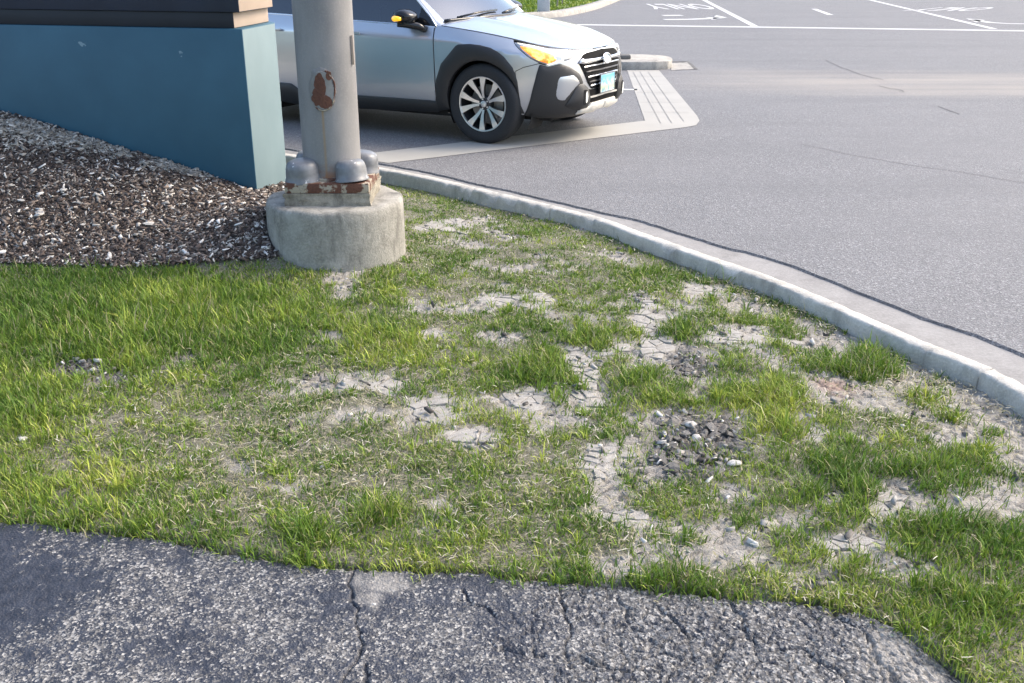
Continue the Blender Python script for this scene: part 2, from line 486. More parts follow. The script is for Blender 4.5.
# =================================================================== THE SETTING
# kerb line: top edge on the road side, from far left round to the right of the camera (lawn on its right)
KT = [G(px, py, .15) for px, py in ((380, 167), (500, 192.5), (600, 217), (640, 231), (715, 257), (790, 283), (921, 339), (1024, 384))]
KT = [Vector((-9.0, 11.4, .15)), Vector((-5.0, 9.6, .15)), Vector((-2.6, 8.42, .15))] + KT + [Vector((2.10, 2.2, .15)), Vector((2.32, 1.0, .15)), Vector((2.5, -1.5, .15)), Vector((2.6, -6, .15))]
KERB = catmull(KT, .12)
AE = [G(px, py, 0) for px, py in ((380, 163), (500, 188.5), (600, 211.5), (640, 220.5), (715, 243), (790, 264), (921, 316), (1024, 354))]
AE = [Vector((-9.0, 12.6, 0)), Vector((-5.0, 10.8, 0)), Vector((-2.6, 9.35, 0))] + AE + [Vector((2.68, 2.5, 0)), Vector((2.92, 1.0, 0)), Vector((3.1, -1.5, 0)), Vector((3.2, -6, 0))]
EDGE = catmull(AE, .05)
rr = random.Random(3)
nz = 0
for i, p in enumerate(EDGE):                     # ragged asphalt edge
    nz = nz * .7 + rr.uniform(-1, 1) * .006
    p.x += nz * .6; p.y += nz
# distant open ground, a metre-wide sheet out to the horizon
struct(mesh("ground", [(-900, -900, -.30), (900, -900, -.30), (900, 900, -.30), (-900, 900, -.30)], [(0, 1, 2, 3)], "open_ground"))
# road
poly = [(p.x, p.y) for p in EDGE] + [(3.2, -60), (160, -60), (160, 160), (-60, 160), (-60, 36), (-9, 12.6)][:-1]
road = struct(sheet("road", poly, 0.0, "road_asphalt"))
# broken dark edge of the asphalt course, a low bevel standing above the gutter
V, F = [], []
E_ = [offset_line(EDGE, -.004), offset_line(EDGE, -.020)]
for i in range(len(EDGE)):
    p = E_[0][i].lerp(E_[1][i], rr.random() ** 2.2); q = EDGE[i]; V += [(q.x, q.y, .0), (p.x, p.y, -.016)]
for i in range(len(EDGE) - 1): F.append((2 * i, 2 * i + 2, 2 * i + 3, 2 * i + 1)[::-1])
mesh("asphalt_edge", V, F, "road_asphalt", road, smooth=False)

# kerb and gutter: one swept profile each, cut into poured lengths
def sweep(L, prof, noise=0.0, seed=0):
    """prof: list of (offset to the right of travel = lawn side negative.., z)"""
    V = []; r = random.Random(seed)
    cols = [offset_line(L, d) for d, z in prof]
    for i in range(len(L)):
        for k, (d, z) in enumerate(prof):
            j = noise * (r.random() - .5); V.append((cols[k][i].x + j, cols[k][i].y + j, z + j * .8))
    F = grid_faces(len(L), len(prof))
    return V, [f[::-1] for f in F]
fine = catmull([p for p in KERB], .025)
kerb_prof = [(.045, -.10), (.030, .02), (.012, .10), (.003, .138), (-.005, .148), (-.014, .152), (-.060, .151), (-.069, .148), (-.074, .140), (-.076, .12), (-.079, .05), (-.082, -.15)]
d_ = 0; seg = [[]]
joint_at = 1.55
for a, b in zip(fine, fine[1:]):
    seg[-1].append(a); d_ += (b - a).length
    if d_ > joint_at: seg[-1].append(b); seg.append([]); d_ = 0; joint_at = 3.05
seg[-1].append(fine[-1])
kerb_root = None
for k, L in enumerate(seg):
    if len(L) < 4: continue
    L2 = [p.copy() for p in L]
    L2[-1] = L2[-1] + (L2[-2] - L2[-1]).normalized() * .006
    # chips and wear along the lawn arris
    V, F = sweep(L2, kerb_prof, .004, k)
    n = len(kerb_prof)
    nzv = fbm(np.arange(len(L2)) * .35, np.full(len(L2), k * 7.3), 4, 4)
    for i in range(len(L2)):
        ch = max(0., (nzv[i] - .60)) * .16 + max(0, nzv[i] - .5) * .02
        for j in (6, 7, 8, 9):
            x, y, z = V[i * n + j]; V[i * n + j] = (x, y, z - ch * (1.2 if j in (7, 8) else .6))
    F += [tuple(range(n)), tuple(range((len(L2) - 1) * n, len(L2) * n))[::-1]]
    if kerb_root is None:
        kerb_root = struct(mesh("kerb", V, F, "kerb_concrete", smooth=50))
    else:
        mesh("kerb_length", V, F, "kerb_concrete", kerb_root, smooth=50)
# gutter pan follows from the kerb foot to just under the asphalt edge
V, F = [], []
NG = 260
def resample(L, n):
    d = [0]
    for a, b in zip(L, L[1:]): d.append(d[-1] + (b - a).length)
    out = []
    for k in range(n):
        s = d[-1] * k / (n - 1); i = min(np.searchsorted(d, s, side='right') - 1, len(L) - 2)
        t = (s - d[i]) / max(1e-9, d[i + 1] - d[i]); out.append(L[i].lerp(L[i + 1], t))
    return out
A_, B_ = resample(offset_line(KERB, .02), NG), resample(offset_line(EDGE, .06), NG)
for i in range(NG):
    for k in range(7):
        p = A_[i].lerp(B_[i], k / 6); V.append((p.x, p.y, -.034 + .024 * k / 6))
gutter = struct(mesh("gutter", V, [f for f in grid_faces(NG, 7)], "gutter_concrete"))
if gutter.data.polygons[0].normal.z < 0: gutter.data.flip_normals()

# -------- lawn fields, read off the photograph and pinned to the ground
BARE = [(300, 388, 40, 10, 1), (375, 384, 28, 10, 1), (440, 410, 34, 15, 1), (468, 440, 28, 12, .9), (447, 312, 28, 6, .8), (502, 301, 28, 7, .95),
        (491, 341, 16, 6, .8), (545, 320, 20, 7, .7), (645, 318, 13, 26, 1), (655, 345, 14, 14, 1), (540, 306, 16, 10, .8), (577, 322, 26, 7, .7),
        (578, 362, 13, 15, 1), (592, 388, 12, 20, 1), (610, 352, 38, 7, .8), (702, 287, 24, 9, .9), (700, 304, 30, 7, .8), (730, 342, 40, 9, 1), (765, 336, 34, 12, 1), (690, 366, 24, 12, .9),
        (615, 249, 18, 5, .9), (445, 225, 34, 9, .85), (492, 222, 14, 6, .7), (470, 268, 22, 9, .5), (425, 255, 18, 10, .4),
        (700, 448, 46, 34, 1), (660, 470, 38, 17, .9), (606, 462, 26, 14, .85), (634, 428, 18, 8, .6), (626, 526, 22, 9, .7), (680, 531, 18, 6, .7), (530, 398, 22, 12, .9), (525, 420, 12, 6, .5),
        (852, 548, 46, 10, .95), (885, 515, 20, 20, .9), (905, 495, 14, 14, .8), (820, 588, 42, 14, .85), (780, 530, 28, 8, .85), (880, 570, 25, 12, .6), (760, 600, 14, 8, .5),
        (820, 437, 17, 8, .95), (840, 390, 40, 15, .95), (870, 400, 30, 14, .9), (800, 363, 40, 10, .85), (850, 340, 30, 12, .9), (800, 322, 24, 10, .75), (905, 375, 34, 18, .95), (960, 400, 36, 18, .95), (975, 425, 30, 13, .9), (1000, 420, 30, 14, .9),
        (760, 306, 24, 9, .8), (75, 368, 30, 9, .9), (110, 381, 30, 9, .7), (185, 362, 16, 6, .7), (150, 378, 25, 6, .5), (172, 472, 14, 6, .7), (20, 443, 9, 5, .8), (290, 490, 30, 9, .5), (345, 505, 22, 8, .5), (85, 408, 12, 6, .6),
        (430, 520, 26, 7, .4), (240, 470, 22, 8, .45), (560, 470, 15, 6, .4), (920, 640, 18, 8, .6), (950, 610, 20, 7, .4), (500, 250, 20, 5, .4), (1000, 640, 20, 8, .4), (655, 520, 14, 5, .4), (590, 500, 18, 6, .4)]
TUFT = [(870, 361, 34, 14), (925, 398, 28, 9), (950, 415, 22, 8), (785, 345, 18, 4), (815, 366, 18, 7), (785, 325, 22, 8), (690, 335, 26, 14), (745, 318, 26, 9), (540, 372, 26, 14), (560, 392, 22, 12),
        (678, 403, 32, 10), (638, 388, 18, 8), (595, 340, 28, 10), (733, 402, 20, 11), (775, 397, 24, 11), (790, 432, 30, 14), (640, 330, 0.1, .1), (715, 300, 14, 5), (700, 275, 18, 5), (655, 275, 30, 12), (995, 430, 14, 8),
        (380, 352, 44, 22), (520, 232, 22, 6), (690, 471, 8, 5), (500, 510, 0.1, .1), (380, 525, 18, 12), (310, 545, 22, 12), (850, 580, 18, 10), (975, 500, 36, 10), (905, 472, 30, 8), (985, 455, 26, 9), (925, 530, 26, 9), (985, 560, 34, 12), (940, 590, 24, 10), (990, 610, 30, 12), (830, 470, 22, 9), (800, 495, 20, 9), (865, 500, 14, 7)]
TALL = [(120, 325, 170, 48, .85), (200, 305, 60, 26, .5), (20, 410, 50, 40, .6), (760, 410, 60, 30, .25), (900, 470, 90, 18, .22), (970, 560, 90, 80, .3), (60, 500, 90, 26, .5), (140, 520, 50, 16, .5),
        (620, 395, 50, 18, .15), (380, 290, 40, 16, .25), (840, 500, 40, 30, .4), (520, 590, 90, 12, .3), (650, 585, 40, 8, .5), (870, 361, 40, 18, .55), (310, 540, 24, 14, .4), (385, 520, 20, 14, .4), (540, 380, 40, 24, .3)]
STRAWY = [(300, 470, 190, 60, .9), (170, 430, 90, 40, .7), (930, 390, 110, 40, 1), (850, 395, 60, 24, .8), (550, 500, 120, 50, .6), (300, 400, 120, 40, .7), (450, 290, 120, 50, .45), (230, 360, 60, 30, .4), (700, 300, 60, 30, .6), (820, 600, 60, 24, .6), (600, 550, 130, 25, .6)]
DARK = [(700, 448, 46, 34, 1), (690, 366, 24, 13, .9), (75, 368, 32, 10, 1), (110, 381, 30, 9, .8), (640, 299, 14, 7, .8), (905, 495, 10, 8, .4), (185, 362, 16, 6, .6), (150, 378, 25, 6, .6), (640, 440, 16, 8, .3), (860, 555, 6, 12, .3)]
YELLOW = [(760, 410, 70, 36, .9), (200, 310, 60, 30, .7), (140, 400, 110, 50, .35), (70, 500, 110, 40, .6), (60, 445, 70, 26, .6), (930, 400, 40, 14, .6), (390, 350, 50, 24, .7), (520, 400, 50, 30, .4), (380, 525, 24, 14, .6), (800, 580, 80, 40, .3), (450, 560, 120, 18, .5)]
def blobs(px, py, L, soft=.45):
    r = np.zeros(px.shape)
    for b in L:
        d = ((px - b[0]) / b[2]) ** 2 + ((py - b[1]) / b[3]) ** 2
        r = np.maximum(r, (b[4] if len(b) > 4 else 1) * np.clip((1 + soft - np.sqrt(d)) / (2 * soft), 0, 1))
    return r
BLINES = [([(640, 296), (646, 325), (660, 352), (690, 370), (700, 410)], 9), ([(566, 350), (582, 372), (600, 402), (560, 412), (530, 402)], 9), ([(655, 350), (720, 345), (790, 338), (850, 338)], 8), ([(745, 345), (800, 362), (845, 388), (890, 405), (950, 420)], 9),
          ([(908, 488), (884, 525), (856, 548), (810, 588)], 10), ([(735, 298), (800, 328), (870, 342), (940, 385), (1015, 422)], 9), ([(600, 402), (640, 425), (690, 445)], 8), ([(590, 460), (640, 462), (690, 470)], 9), ([(405, 425), (440, 405), (490, 398), (535, 400)], 8),
          ([(280, 388), (330, 392), (390, 382)], 6), ([(440, 312), (500, 302), (545, 320), (600, 350)], 6), ([(750, 530), (800, 535), (850, 548)], 7), ([(610, 250), (650, 262), (700, 285), (740, 300)], 5), ([(420, 225), (480, 222), (520, 240)], 5), ([(820, 437), (800, 420)], 7), ([(600, 510), (630, 526), (690, 532), (760, 530)], 6)]
def line_mask(px, py):
    r = np.zeros(px.shape)
    for L, w in BLINES:
        d = np.full(px.shape, 1e9)
        for (ax, ay), (bx, by) in zip(L, L[1:]):
            ex, ey = bx - ax, (by - ay) * 1.6; qx, qy = px - ax, (py - ay) * 1.6
            t = np.clip((qx * ex + qy * ey) / (ex * ex + ey * ey), 0, 1); d = np.minimum(d, np.hypot(qx - t * ex, qy - t * ey))
        r = np.maximum(r, sstep(w * 1.7, w * .6, d))
    return r
def fields(x, y):
    px, py = to_px(x, y, np.full(x.shape, .11))
    wob = fbm(x * 9, y * 9, 21, 4) - .5
    wx = px + wob * 26; wy = py + (fbm(x * 9, y * 9, 31, 4) - .5) * 22
    inview = sstep(-60, 0, px) * sstep(1090, 1030, px) * sstep(150, 180, py)
    auto = sstep(.60, .70, fbm(x * 2.3, y * 2.3, 77, 4))          # patches beyond the picture's edge
    bare = np.maximum(blobs(wx, wy, BARE), .95 * line_mask(wx, wy)) * inview + .5 * auto * (1 - inview)
    tuft = blobs(wx, wy, TUFT)
    bare = bare * (1 - .85 * sstep(.4, .9, tuft))
    far = sstep(330, 200, py)
    bare = np.maximum(bare, sstep(.57, .70, fbm(x * 5, y * 5, 91, 3)) * (.55 + .2 * far) * sstep(240, 330, px))
    zone = sstep(540, 620, px) * sstep(285, 320, py) * sstep(640, 590, py)
    bare = np.maximum(bare, zone * .65 * sstep(.56, .66, fbm(x * 7.5, y * 7.5, 131, 3)) * (1 - sstep(.2, .6, tuft)))
    return dict(px=px, py=py, bare=np.clip(bare, 0, 1), tuft=tuft, tall=blobs(wx, wy, TALL, .6), straw=blobs(wx, wy, STRAWY, .7), dark=blobs(wx, wy, DARK), yel=blobs(wx, wy, YELLOW, .6), far=far,
                red=blobs(wx, wy, [(838, 388, 24, 9, .5)]))

# -------- heights
CTRL = np.array([(-6, 4.85, .12), (-5, 4.85, .12), (-4, 4.85, .12), (-3, 4.85, .12), (-2.2, 4.83, .12), (-1.6, 4.8, .12), (-1.30, 4.95, .19), (-1.34, 5.25, .33), (-1.51, 5.9, .275), (-1.34, 5.6, .28),
                 (-2.0, 6.03, .41), (-2.6, 6.2, .56), (-3.2, 6.4, .70), (-4.2, 6.6, .80), (-6, 7, .85), (-3, 5.6, .45), (-4.2, 5.6, .5), (-2.2, 5.5, .33), (-1.7, 5.4, .27), (-.80, 5.65, .14), (-.52, 5.2, .12), (-.7, 4.8, .12),
                 (-.95, 4.72, .12), (-1.15, 6.35, .15), (-1.2, 4.72, .12), (-.4, 6, .10), (-2, 4.4, .12), (-4, 4.4, .12), (-3, 4.4, .12), (-5.5, 4.4, .12), (0, 5, .11), (-1.8, 7.2, .16), (-2.6, 8.0, .12), (-1, 7, .10), (-6, 9, .3), (-1.3, 4.4, .12), (-.6, 4.4, .12)])
def tps_k(r2): return .5 * r2 * np.log(r2 + 1e-9)
_n = len(CTRL); _K = np.zeros((_n + 3, _n + 3))
_K[:_n, :_n] = tps_k((CTRL[:, None, 0] - CTRL[None, :, 0]) ** 2 + (CTRL[:, None, 1] - CTRL[None, :, 1]) ** 2) + np.eye(_n) * .006
_K[:_n, _n:] = np.c_[np.ones(_n), CTRL[:, :2]]; _K[_n:, :_n] = _K[:_n, _n:].T
TPS = np.linalg.solve(_K, np.r_[CTRL[:, 2], 0, 0, 0])
def zmound(x, y):
    s = TPS[-3] + TPS[-2] * x + TPS[-1] * y
    for (cx, cy, cz), w in zip(CTRL, TPS): s = s + w * tps_k((x - cx) ** 2 + (y - cy) ** 2)
    return np.clip(s, .10, 1.1)
def lawn_z(x, y, detail=True):
    m = sstep(4.35, 4.8, y) * sstep(.3, -.2, x)
    z = .115 * (1 - m) + zmound(x, y) * m
    dk = -sdist(x, y, KERB)                       # distance from the kerb into the lawn
    z = z - .042 * sstep(.75, .10, dk) * (1 - sstep(.13, .3, z))
    z = z + (fbm(x * 1.7, y * 1.7, 5, 3) - .5) * .025 + (fbm(x * 14, y * 14, 8, 3) - .5) * .014
    return z, dk
YE = [(-9, 4.2), (-5, 3.25), (-1.43, 2.50), (-.9, 2.375), (-.43, 2.272), (.12, 2.228), (.47, 2.172), (.72, 2.115), (.86, 2.072), (.93, 2.01), (1.0, 1.89), (1.07, 1.72), (1.13, 1.45), (1.2, .9), (1.4, 0), (1.6, -3)]
def y_edge(x): return tab(YE, x) + (fbm(x * 7, x * 0 + 3., 12, 4) - .5) * .05 + (vnoise(x * 60, x * 0 + 1., 3) - .5) * .016

# -------- lawn ground: fine where the picture looks, coarse beyond
xs = np.concatenate([np.arange(-7, -2.9, .10), np.arange(-2.9, 2.25, .0095), np.arange(2.25, 2.7, .06)])
ys = [1.62]
while ys[-1] < 7.6: ys.append(ys[-1] + .0035 * ys[-1])
ys = np.concatenate([np.arange(-3, 1.62, .12), ys, np.arange(7.7, 12.6, .12)])
X, Y = np.meshgrid(xs, ys)
Zl, DK = lawn_z(X, Y)
fd = fields(X, Y)
f1, f2 = voro(X * 17 + fbm(X * 20, Y * 20, 2) * .5, Y * 17, 3)
crk = sstep(.13, .03, f2 - f1) * sstep(.35, .7, fd['bare'])
f1b, f2b = voro(X * 46, Y * 46, 9)
Zl = Zl - crk * .016 + fd['dark'] * (sstep(.0, .5, f2b - f1b) * .016 - .008) * (fd['bare'] > .3)
Zl = Zl + (fbm(X * 55, Y * 55, 41, 3) - .5) * .007 + (1 - fd['bare']) * .006
Zl = np.where(DK < .05, -.25, Zl)
under = sstep(.03, -.02, Y - y_edge(X))
Zl = Zl - under * .10
nr, nc = X.shape
idx = np.arange(nr * nc).reshape(nr, nc)
q = np.stack([idx[:-1, :-1], idx[:-1, 1:], idx[1:, 1:], idx[1:, :-1]], -1).reshape(-1, 4)
keep = (DK[:-1, :-1] > -.05) | (DK[1:, 1:] > -.05)
q = q[keep.ravel()]
gc = np.stack([sstep(.15, .6, fd['bare']), fd['dark'] * .9, fd['red']], -1).reshape(-1, 3)
lawn = struct(npmesh("lawn", np.stack([X, Y, Zl], -1).reshape(-1, 3), q.ravel(), 4, "soil", colors=gc, cname='ground'))

# -------- foreground path
xs = np.concatenate([np.arange(-8, -1.5, .08), np.arange(-1.5, 1.16, .0039), np.arange(1.2, 1.62, .06)])
ts = np.concatenate([np.arange(0, .48, .0039), np.arange(.5, 1.0, .02), np.arange(1.0, 6.2, .15)])
X, T = np.meshgrid(xs, ts)
Y = y_edge(X) - T
px, py = to_px(X, Y, np.full(X.shape, .115))
def crack_lines(px, py, lines, w):
    d = np.full(px.shape, 1e9)
    jx = (fbm(X * 30, Y * 30, 14, 3) - .5) * 16; jy = (fbm(X * 30, Y * 30, 15, 3) - .5) * 12
    for L in lines:
        for (ax, ay), (bx, by) in zip(L, L[1:]):
            ex, ey = bx - ax, by - ay; t = np.clip(((px + jx - ax) * ex + (py + jy - ay) * ey) / (ex * ex + ey * ey), 0, 1)
            d = np.minimum(d, np.hypot(px + jx - ax - t * ex, py + jy - ay - t * ey))
    return sstep(w, w * .35, d)
big = crack_lines(px, py, [[(350, 572), (352, 606), (362, 628), (358, 655), (340, 690)], [(362, 660), (375, 690)], [(462, 593), (478, 606), (498, 616)], [(562, 598), (568, 630), (566, 655), (590, 665), (637, 669)], [(615, 600), (632, 624)], [(658, 610), (682, 628), (692, 642)],
     [(662, 652), (680, 660), (700, 657), (715, 652)], [(530, 648), (536, 658), (545, 656)], [(668, 690), (672, 672), (690, 664)], [(500, 648), (520, 650)], [(835, 615), (870, 640), (895, 690)], [(800, 650), (835, 668), (850, 690)], [(730, 600), (745, 630), (760, 650), (800, 650)], [(700, 690), (720, 660), (745, 630)]], 1.9)
f1, f2 = voro(X * 34 + fbm(X * 40, Y * 40, 6) * 1.3, Y * 34 + fbm(X * 40, Y * 40, 7) * 1.0, 17)
fine = sstep(.12, .04, f2 - f1) * sstep(400, 600, px) * sstep(.32, .46, fbm(X * 7, Y * 7, 19, 3) + .18 * sstep(600, 800, px))
Zp = .118 + (fbm(X * 2, Y * 2, 23, 3) - .5) * .02 - big * .010 - fine * .008 + (vnoise(X * 150, Y * 150, 4) - .5) * .003 + (vnoise(X * 75, Y * 75, 5) - .5) * .002
Zp = Zp - sstep(.009, 0, T) * .012 - sstep(.9, 1.05, X) * .02
Zp[0, :] -= .05
nr, nc = X.shape
idx = np.arange(nr * nc).reshape(nr, nc)
q = np.stack([idx[:-1, :-1], idx[1:, :-1], idx[1:, 1:], idx[:-1, 1:]], -1).reshape(-1, 4)
wear = .10 * sstep(420, 700, px) - .30 * blobs(px, py, [(20, 590, 60, 30, 1)], .8) - .0 - .05 * blobs(px, py, [(120, 540, 160, 12, 1)], .8) + (fbm(X * 5, Y * 5, 33, 3) - .5) * .32 + .06 * sstep(450, 750, px)
dirt = blobs(px + (fbm(X * 20, Y * 20, 3) - .5) * 40, py + (fbm(X * 20, Y * 20, 4) - .5) * 16, [(380, 585, 24, 8, .5), (366, 600, 10, 7, .45), (890, 655, 30, 22, .5), (930, 680, 22, 22, .6)], .5)
path = struct(npmesh("path", np.stack([X, Y, Zp], -1).reshape(-1, 3), q.ravel(), 4, "path_asphalt", colors=np.stack([wear, dirt, wear * 0], -1).reshape(-1, 3), cname='wear'))

# -------- road markings: worn paint sheets 4 mm above the asphalt
def mark(name, pts, mat="road_paint", z=.004):
    return sheet(name, [(p.x, p.y) for p in pts], z, mat, road)
def stroke(name, pts, w, mat="road_paint", z=.004):
    pts = [Vector((p.x, p.y, 0)) for p in pts]
    return mark(name, offset_line(pts, w / 2) + offset_line(pts, -w / 2)[::-1], mat, z)
g = lambda *a: [G(x, y) for x, y in a]
mark("crossing_band", g((345, 156.6), (375, 153), (500, 138), (645, 121), (627, 70), (659, 70.5), (697, 116), (699.5, 121), (696, 125.5), (686, 127.5), (500, 150), (388, 163.4)), "band_paint")
for k, (a, b) in enumerate((((633, 72), (661, 124)), ((640, 72), (672, 124)), ((648, 72), (684, 122)))):   # saw grooves along the band
    A0, B0 = G(*a), G(*b); n = 7
    for i in range(n):
        stroke("band_groove", [A0.lerp(B0, (i + .02) / n), A0.lerp(B0, (i + .98) / n)], .008, "gutter_concrete", .008)
for t_ in (.18, .36, .54, .72, .88):
    stroke("band_groove", [G(627, 70).lerp(G(645, 121), t_) + Vector((.02, 0, 0)), G(659, 70.5).lerp(G(697, 121), t_) - Vector((.02, 0, 0))], .014, "gutter_concrete", .008)
stroke("stop_line", g((520, 24.2), (590, 25), (800, 27.8), (1024, 31), (1250, 34)), .34)
stroke("thin_line", g((560, 88), (637, 90)), .12)
stroke("lane_line", g((690, -7), (704, 0), (755, 26.5)), .16)
stroke("lane_line", g((838, -7), (870, 0), (994, 29)), .16)
stroke("lane_dash", g((814, 9), (830.5, 15)), .16)
stroke("lane_arrow", g((664, 19.6), (690, 19.4), (710, 18.6), (716, 17.6)), .34)
mark("lane_arrow_head", g((711, 20), (727, 17.6), (716, 15.4)))
stroke("lane_dash", g((663, 15.6), (682, 15.4)), .38)
stroke("lane_arrow", g((972, 19.8), (990, 22.6), (1010, 23.8), (1060, 24.3)), .22)
mark("lane_arrow_head", g((966, 18.6), (985, 20.2), (976, 22.4)))
def ground_text(txt, px, py, width, height, skew):
    cu = bpy.data.curves.new("lettering", 'FONT'); cu.body = txt; cu.size = 1; cu.align_x = 'CENTER'; cu.align_y = 'CENTER'; cu.resolution_u = 3; cu.offset = .012
    tmp = bpy.data.objects.new("lettering", cu); COL.objects.link(tmp)
    dg = bpy.context.evaluated_depsgraph_get(); me = bpy.data.meshes.new_from_object(tmp.evaluated_get(dg))
    bpy.data.objects.remove(tmp)
    co = np.array([v.co[:] for v in me.vertices]); lo, hi = co.min(0), co.max(0)
    p = G(px, py)
    for v in me.vertices:
        a = ((v.co.x - lo[0]) / (hi[0] - lo[0]) - .5) * width; b = ((v.co.y - lo[1]) / (hi[1] - lo[1]) - .5) * height
        v.co = (p.x - a + skew * b, p.y - b, .004)      # read from the far side
    me.materials.clear(); me.materials.append(M["road_paint"])
    o = bpy.data.objects.new("lettering", me); link(o, road); return o
ground_text("ONLY", 678, 6.5, 1.95, 3.2, 0.02)
ground_text("ONLY", 952, 9.2, 2.0, 1.9, -.9)
for L in ([(800, 145), (850, 154), (905, 165), (960, 172), (1024, 184), (1080, 196)], [(880, 86), (898, 90), (902, 92)], [(938, 107), (956, 113.5)], [(826, 60), (852, 72), (884, 80)]):
    P_ = catmull(g(*L), .25)
    for p in P_: p.x += rr.uniform(-.03, .03); p.y += rr.uniform(-.05, .05)
    stroke("road_crack", P_, .007 if L[0][0] == 800 else .014, "crack_dark", .003)

# -------- median nose across the junction
isl = struct(empty("median_island", G(640, 69)))
o_ = isl.location
def isl_poly(pts): return [(p.x - o_.x, p.y - o_.y) for p in pts]
out = catmull([G(672, 66.5, 0), G(668, 69.3, 0), G(640, 70.2, 0), G(600, 69.8, 0), G(520, 68.5, 0)], .2)
back = catmull([G(520, 59, 0), G(600, 61.2, 0), G(650, 62.5, 0), G(668, 64.2, 0), G(672, 66.5, 0)], .2)
V, F = prism(isl_poly(out + back[:-1])[::-1], -.02, .12, .02)
mesh("island_kerb", V, F, "island_concrete", isl, smooth=40)
V, F = box(-.55, -.12, .18, .40, .12, .18, .015); mesh("loose_kerb_block", V, F, "dark_kerb_face", isl, smooth=40)
V, F = box(-1.6, .30, -.055, -.03, .0, .09, .008); mesh("dark_kerb_strip", V, F, "dark_kerb_face", isl, smooth=40)  # darker strip along the lower front of the island
sheet("apron", isl_poly(g((671, 70.5), (694, 69.5), (687, 62.5), (672, 63.5))), .006, "island_concrete", isl)
sheet("apron_joint", isl_poly(g((687, 62.3), (672, 62.3), (672, 61.6), (689, 61.7), (698, 69.6), (694.5, 69.6))), .007, "dark_kerb_face", isl)

# -------- grass corner on the far side of the junction
fl = catmull([G(430, 21), G(480, 21), (G(522, 19.5)), G(560, 17), G(590, 11), G(608, 5), G(622, -1), G(640, -9), G(655, -16)], .5)
fk = struct(empty("far_kerb", fl[0]))
prof = [(-.02, 0), (.0, .10), (.03, .14), (.26, .15), (.30, .10)]
V = []
cols = [offset_line(fl, d) for d, z in prof]
for i in range(len(fl)):
    for k in range(5): V.append((cols[k][i].x - fl[0].x, cols[k][i].y - fl[0].y, prof[k][1]))
far_face = mesh("kerb_stone", V, grid_faces(len(fl), 5), "island_concrete", fk)
inner = offset_line(fl, .28)
poly = [(p.x, p.y) for p in inner] + [(9.5, 90), (-40, 90), (-40, 30)]
far_lawn = struct(sheet("far_lawn", poly, .12, "far_grass_soil"))

# =================================================================== THINGS
# -------- monument sign: wedge-shaped blue base, recess and dark cabinet
k_ = .9116
A0 = Vector((-1.661 * k_, 6.487 * k_)); B0 = G(288, 185, .22).xy
ZT = CAMH - (CAMH - 1.187) * k_
d1, d2 = Vector((-.972, .236)), Vector((-.436, .90))
def wedge(inset, L1, L2):
    """plan of the sign: front face, blunt end, rear face"""
    ax = (B0 - A0).normalized(); nrm = Vector((ax.y, -ax.x))
    a = A0 + d1 * inset * 1.0 + ax * inset * .35; b = B0 + d2 * inset * 1.6 - ax * inset * .9
    return [tuple(a - sg.location.xy), tuple(b - sg.location.xy), tuple(B0 + d2 * L2 - sg.location.xy), tuple(A0 + d1 * L1 - sg.location.xy)]
sg = empty("monument_sign", (A0.x, A0.y, .28))
tag(sg, "large blue monument sign base with pale blunt end beside the mulch bed", "sign")
def wedge_part(name, inset, z0, z1, mats, bev=.004, L1=3.6, L2=3.2):
    V, F = prism(wedge(inset, L1, L2), z0 - .28, z1 - .28, bev)
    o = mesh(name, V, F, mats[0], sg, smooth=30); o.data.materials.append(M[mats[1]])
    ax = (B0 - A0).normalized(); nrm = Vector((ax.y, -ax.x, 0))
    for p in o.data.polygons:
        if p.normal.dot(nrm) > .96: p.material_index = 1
    return o
wedge_part("base", 0, -.1, ZT, ("sign_blue_paint", "sign_pale_paint"), .006)
wedge_part("recess_band", .055, ZT, ZT + .088, ("sign_recess_paint", "sign_tan_paint"))
wedge_part("cabinet", .008, ZT + .088, ZT + .64, ("sign_navy_paint", "sign_tan_paint"))
wedge_part("cabinet_cap", .03, ZT + .64, ZT + .70, ("sign_recess_paint", "sign_recess_paint"))

# -------- light pole on its concrete pedestal
PX, PY = -.929, 5.205
lp = empty("light_pole", (PX, PY, .06))
tag(lp, "grey steel lamp pole with a rust spot, bolted to a round concrete footing", "light pole")
def pz(z): return z - .06
prof = [(.0, pz(.434)), (.30, pz(.438)), (.338, pz(.436)), (.348, pz(.430)), (.355, pz(.418)), (.357, pz(.38)), (.358, pz(.2)), (.360, pz(-.1))]
V, F = lathe(prof, 72)
V = [Vector((v[0] * (1 + .006 * math.sin(5 * math.atan2(v[1], v[0]))), v[1] * (1 + .006 * math.sin(5 * math.atan2(v[1], v[0]))), v[2] + (.004 * math.sin(9 * math.atan2(v[1], v[0])) if .3 < math.hypot(v[0], v[1]) and v[2] > .33 else 0))) for v in V]
mesh("pedestal", V, F[72 * 0:], "pedestal_concrete", lp, smooth=60)
bm = bmesh.new(); bmesh.ops.create_cube(bm, size=1)
for v in bm.verts: v.co = Vector((v.co.x * .432, v.co.y * .432, (v.co.z + .5) * .064 + pz(.436)))
bmesh.ops.subdivide_edges(bm, edges=bm.edges[:], cuts=9, use_grid_fill=True)
for v in bm.verts:
    q = Vector((v.co.x, v.co.y, 0)); n_ = fbm(np.array([v.co.x * 22 + 5]), np.array([v.co.y * 22 + v.co.z * 60]), 3, 3)[0] - .5
    if max(abs(v.co.x), abs(v.co.y)) > .2: v.co += q.normalized() * n_ * .022
V, F = from_bm(bm); mesh("grout_pad", V, F, "grout", lp, smooth=50)
V, F = box(-.212, .212, -.212, .212, pz(.500), pz(.551), .004); bp_ = mesh("base_plate", V, F, "rust_plate", lp, smooth=30)
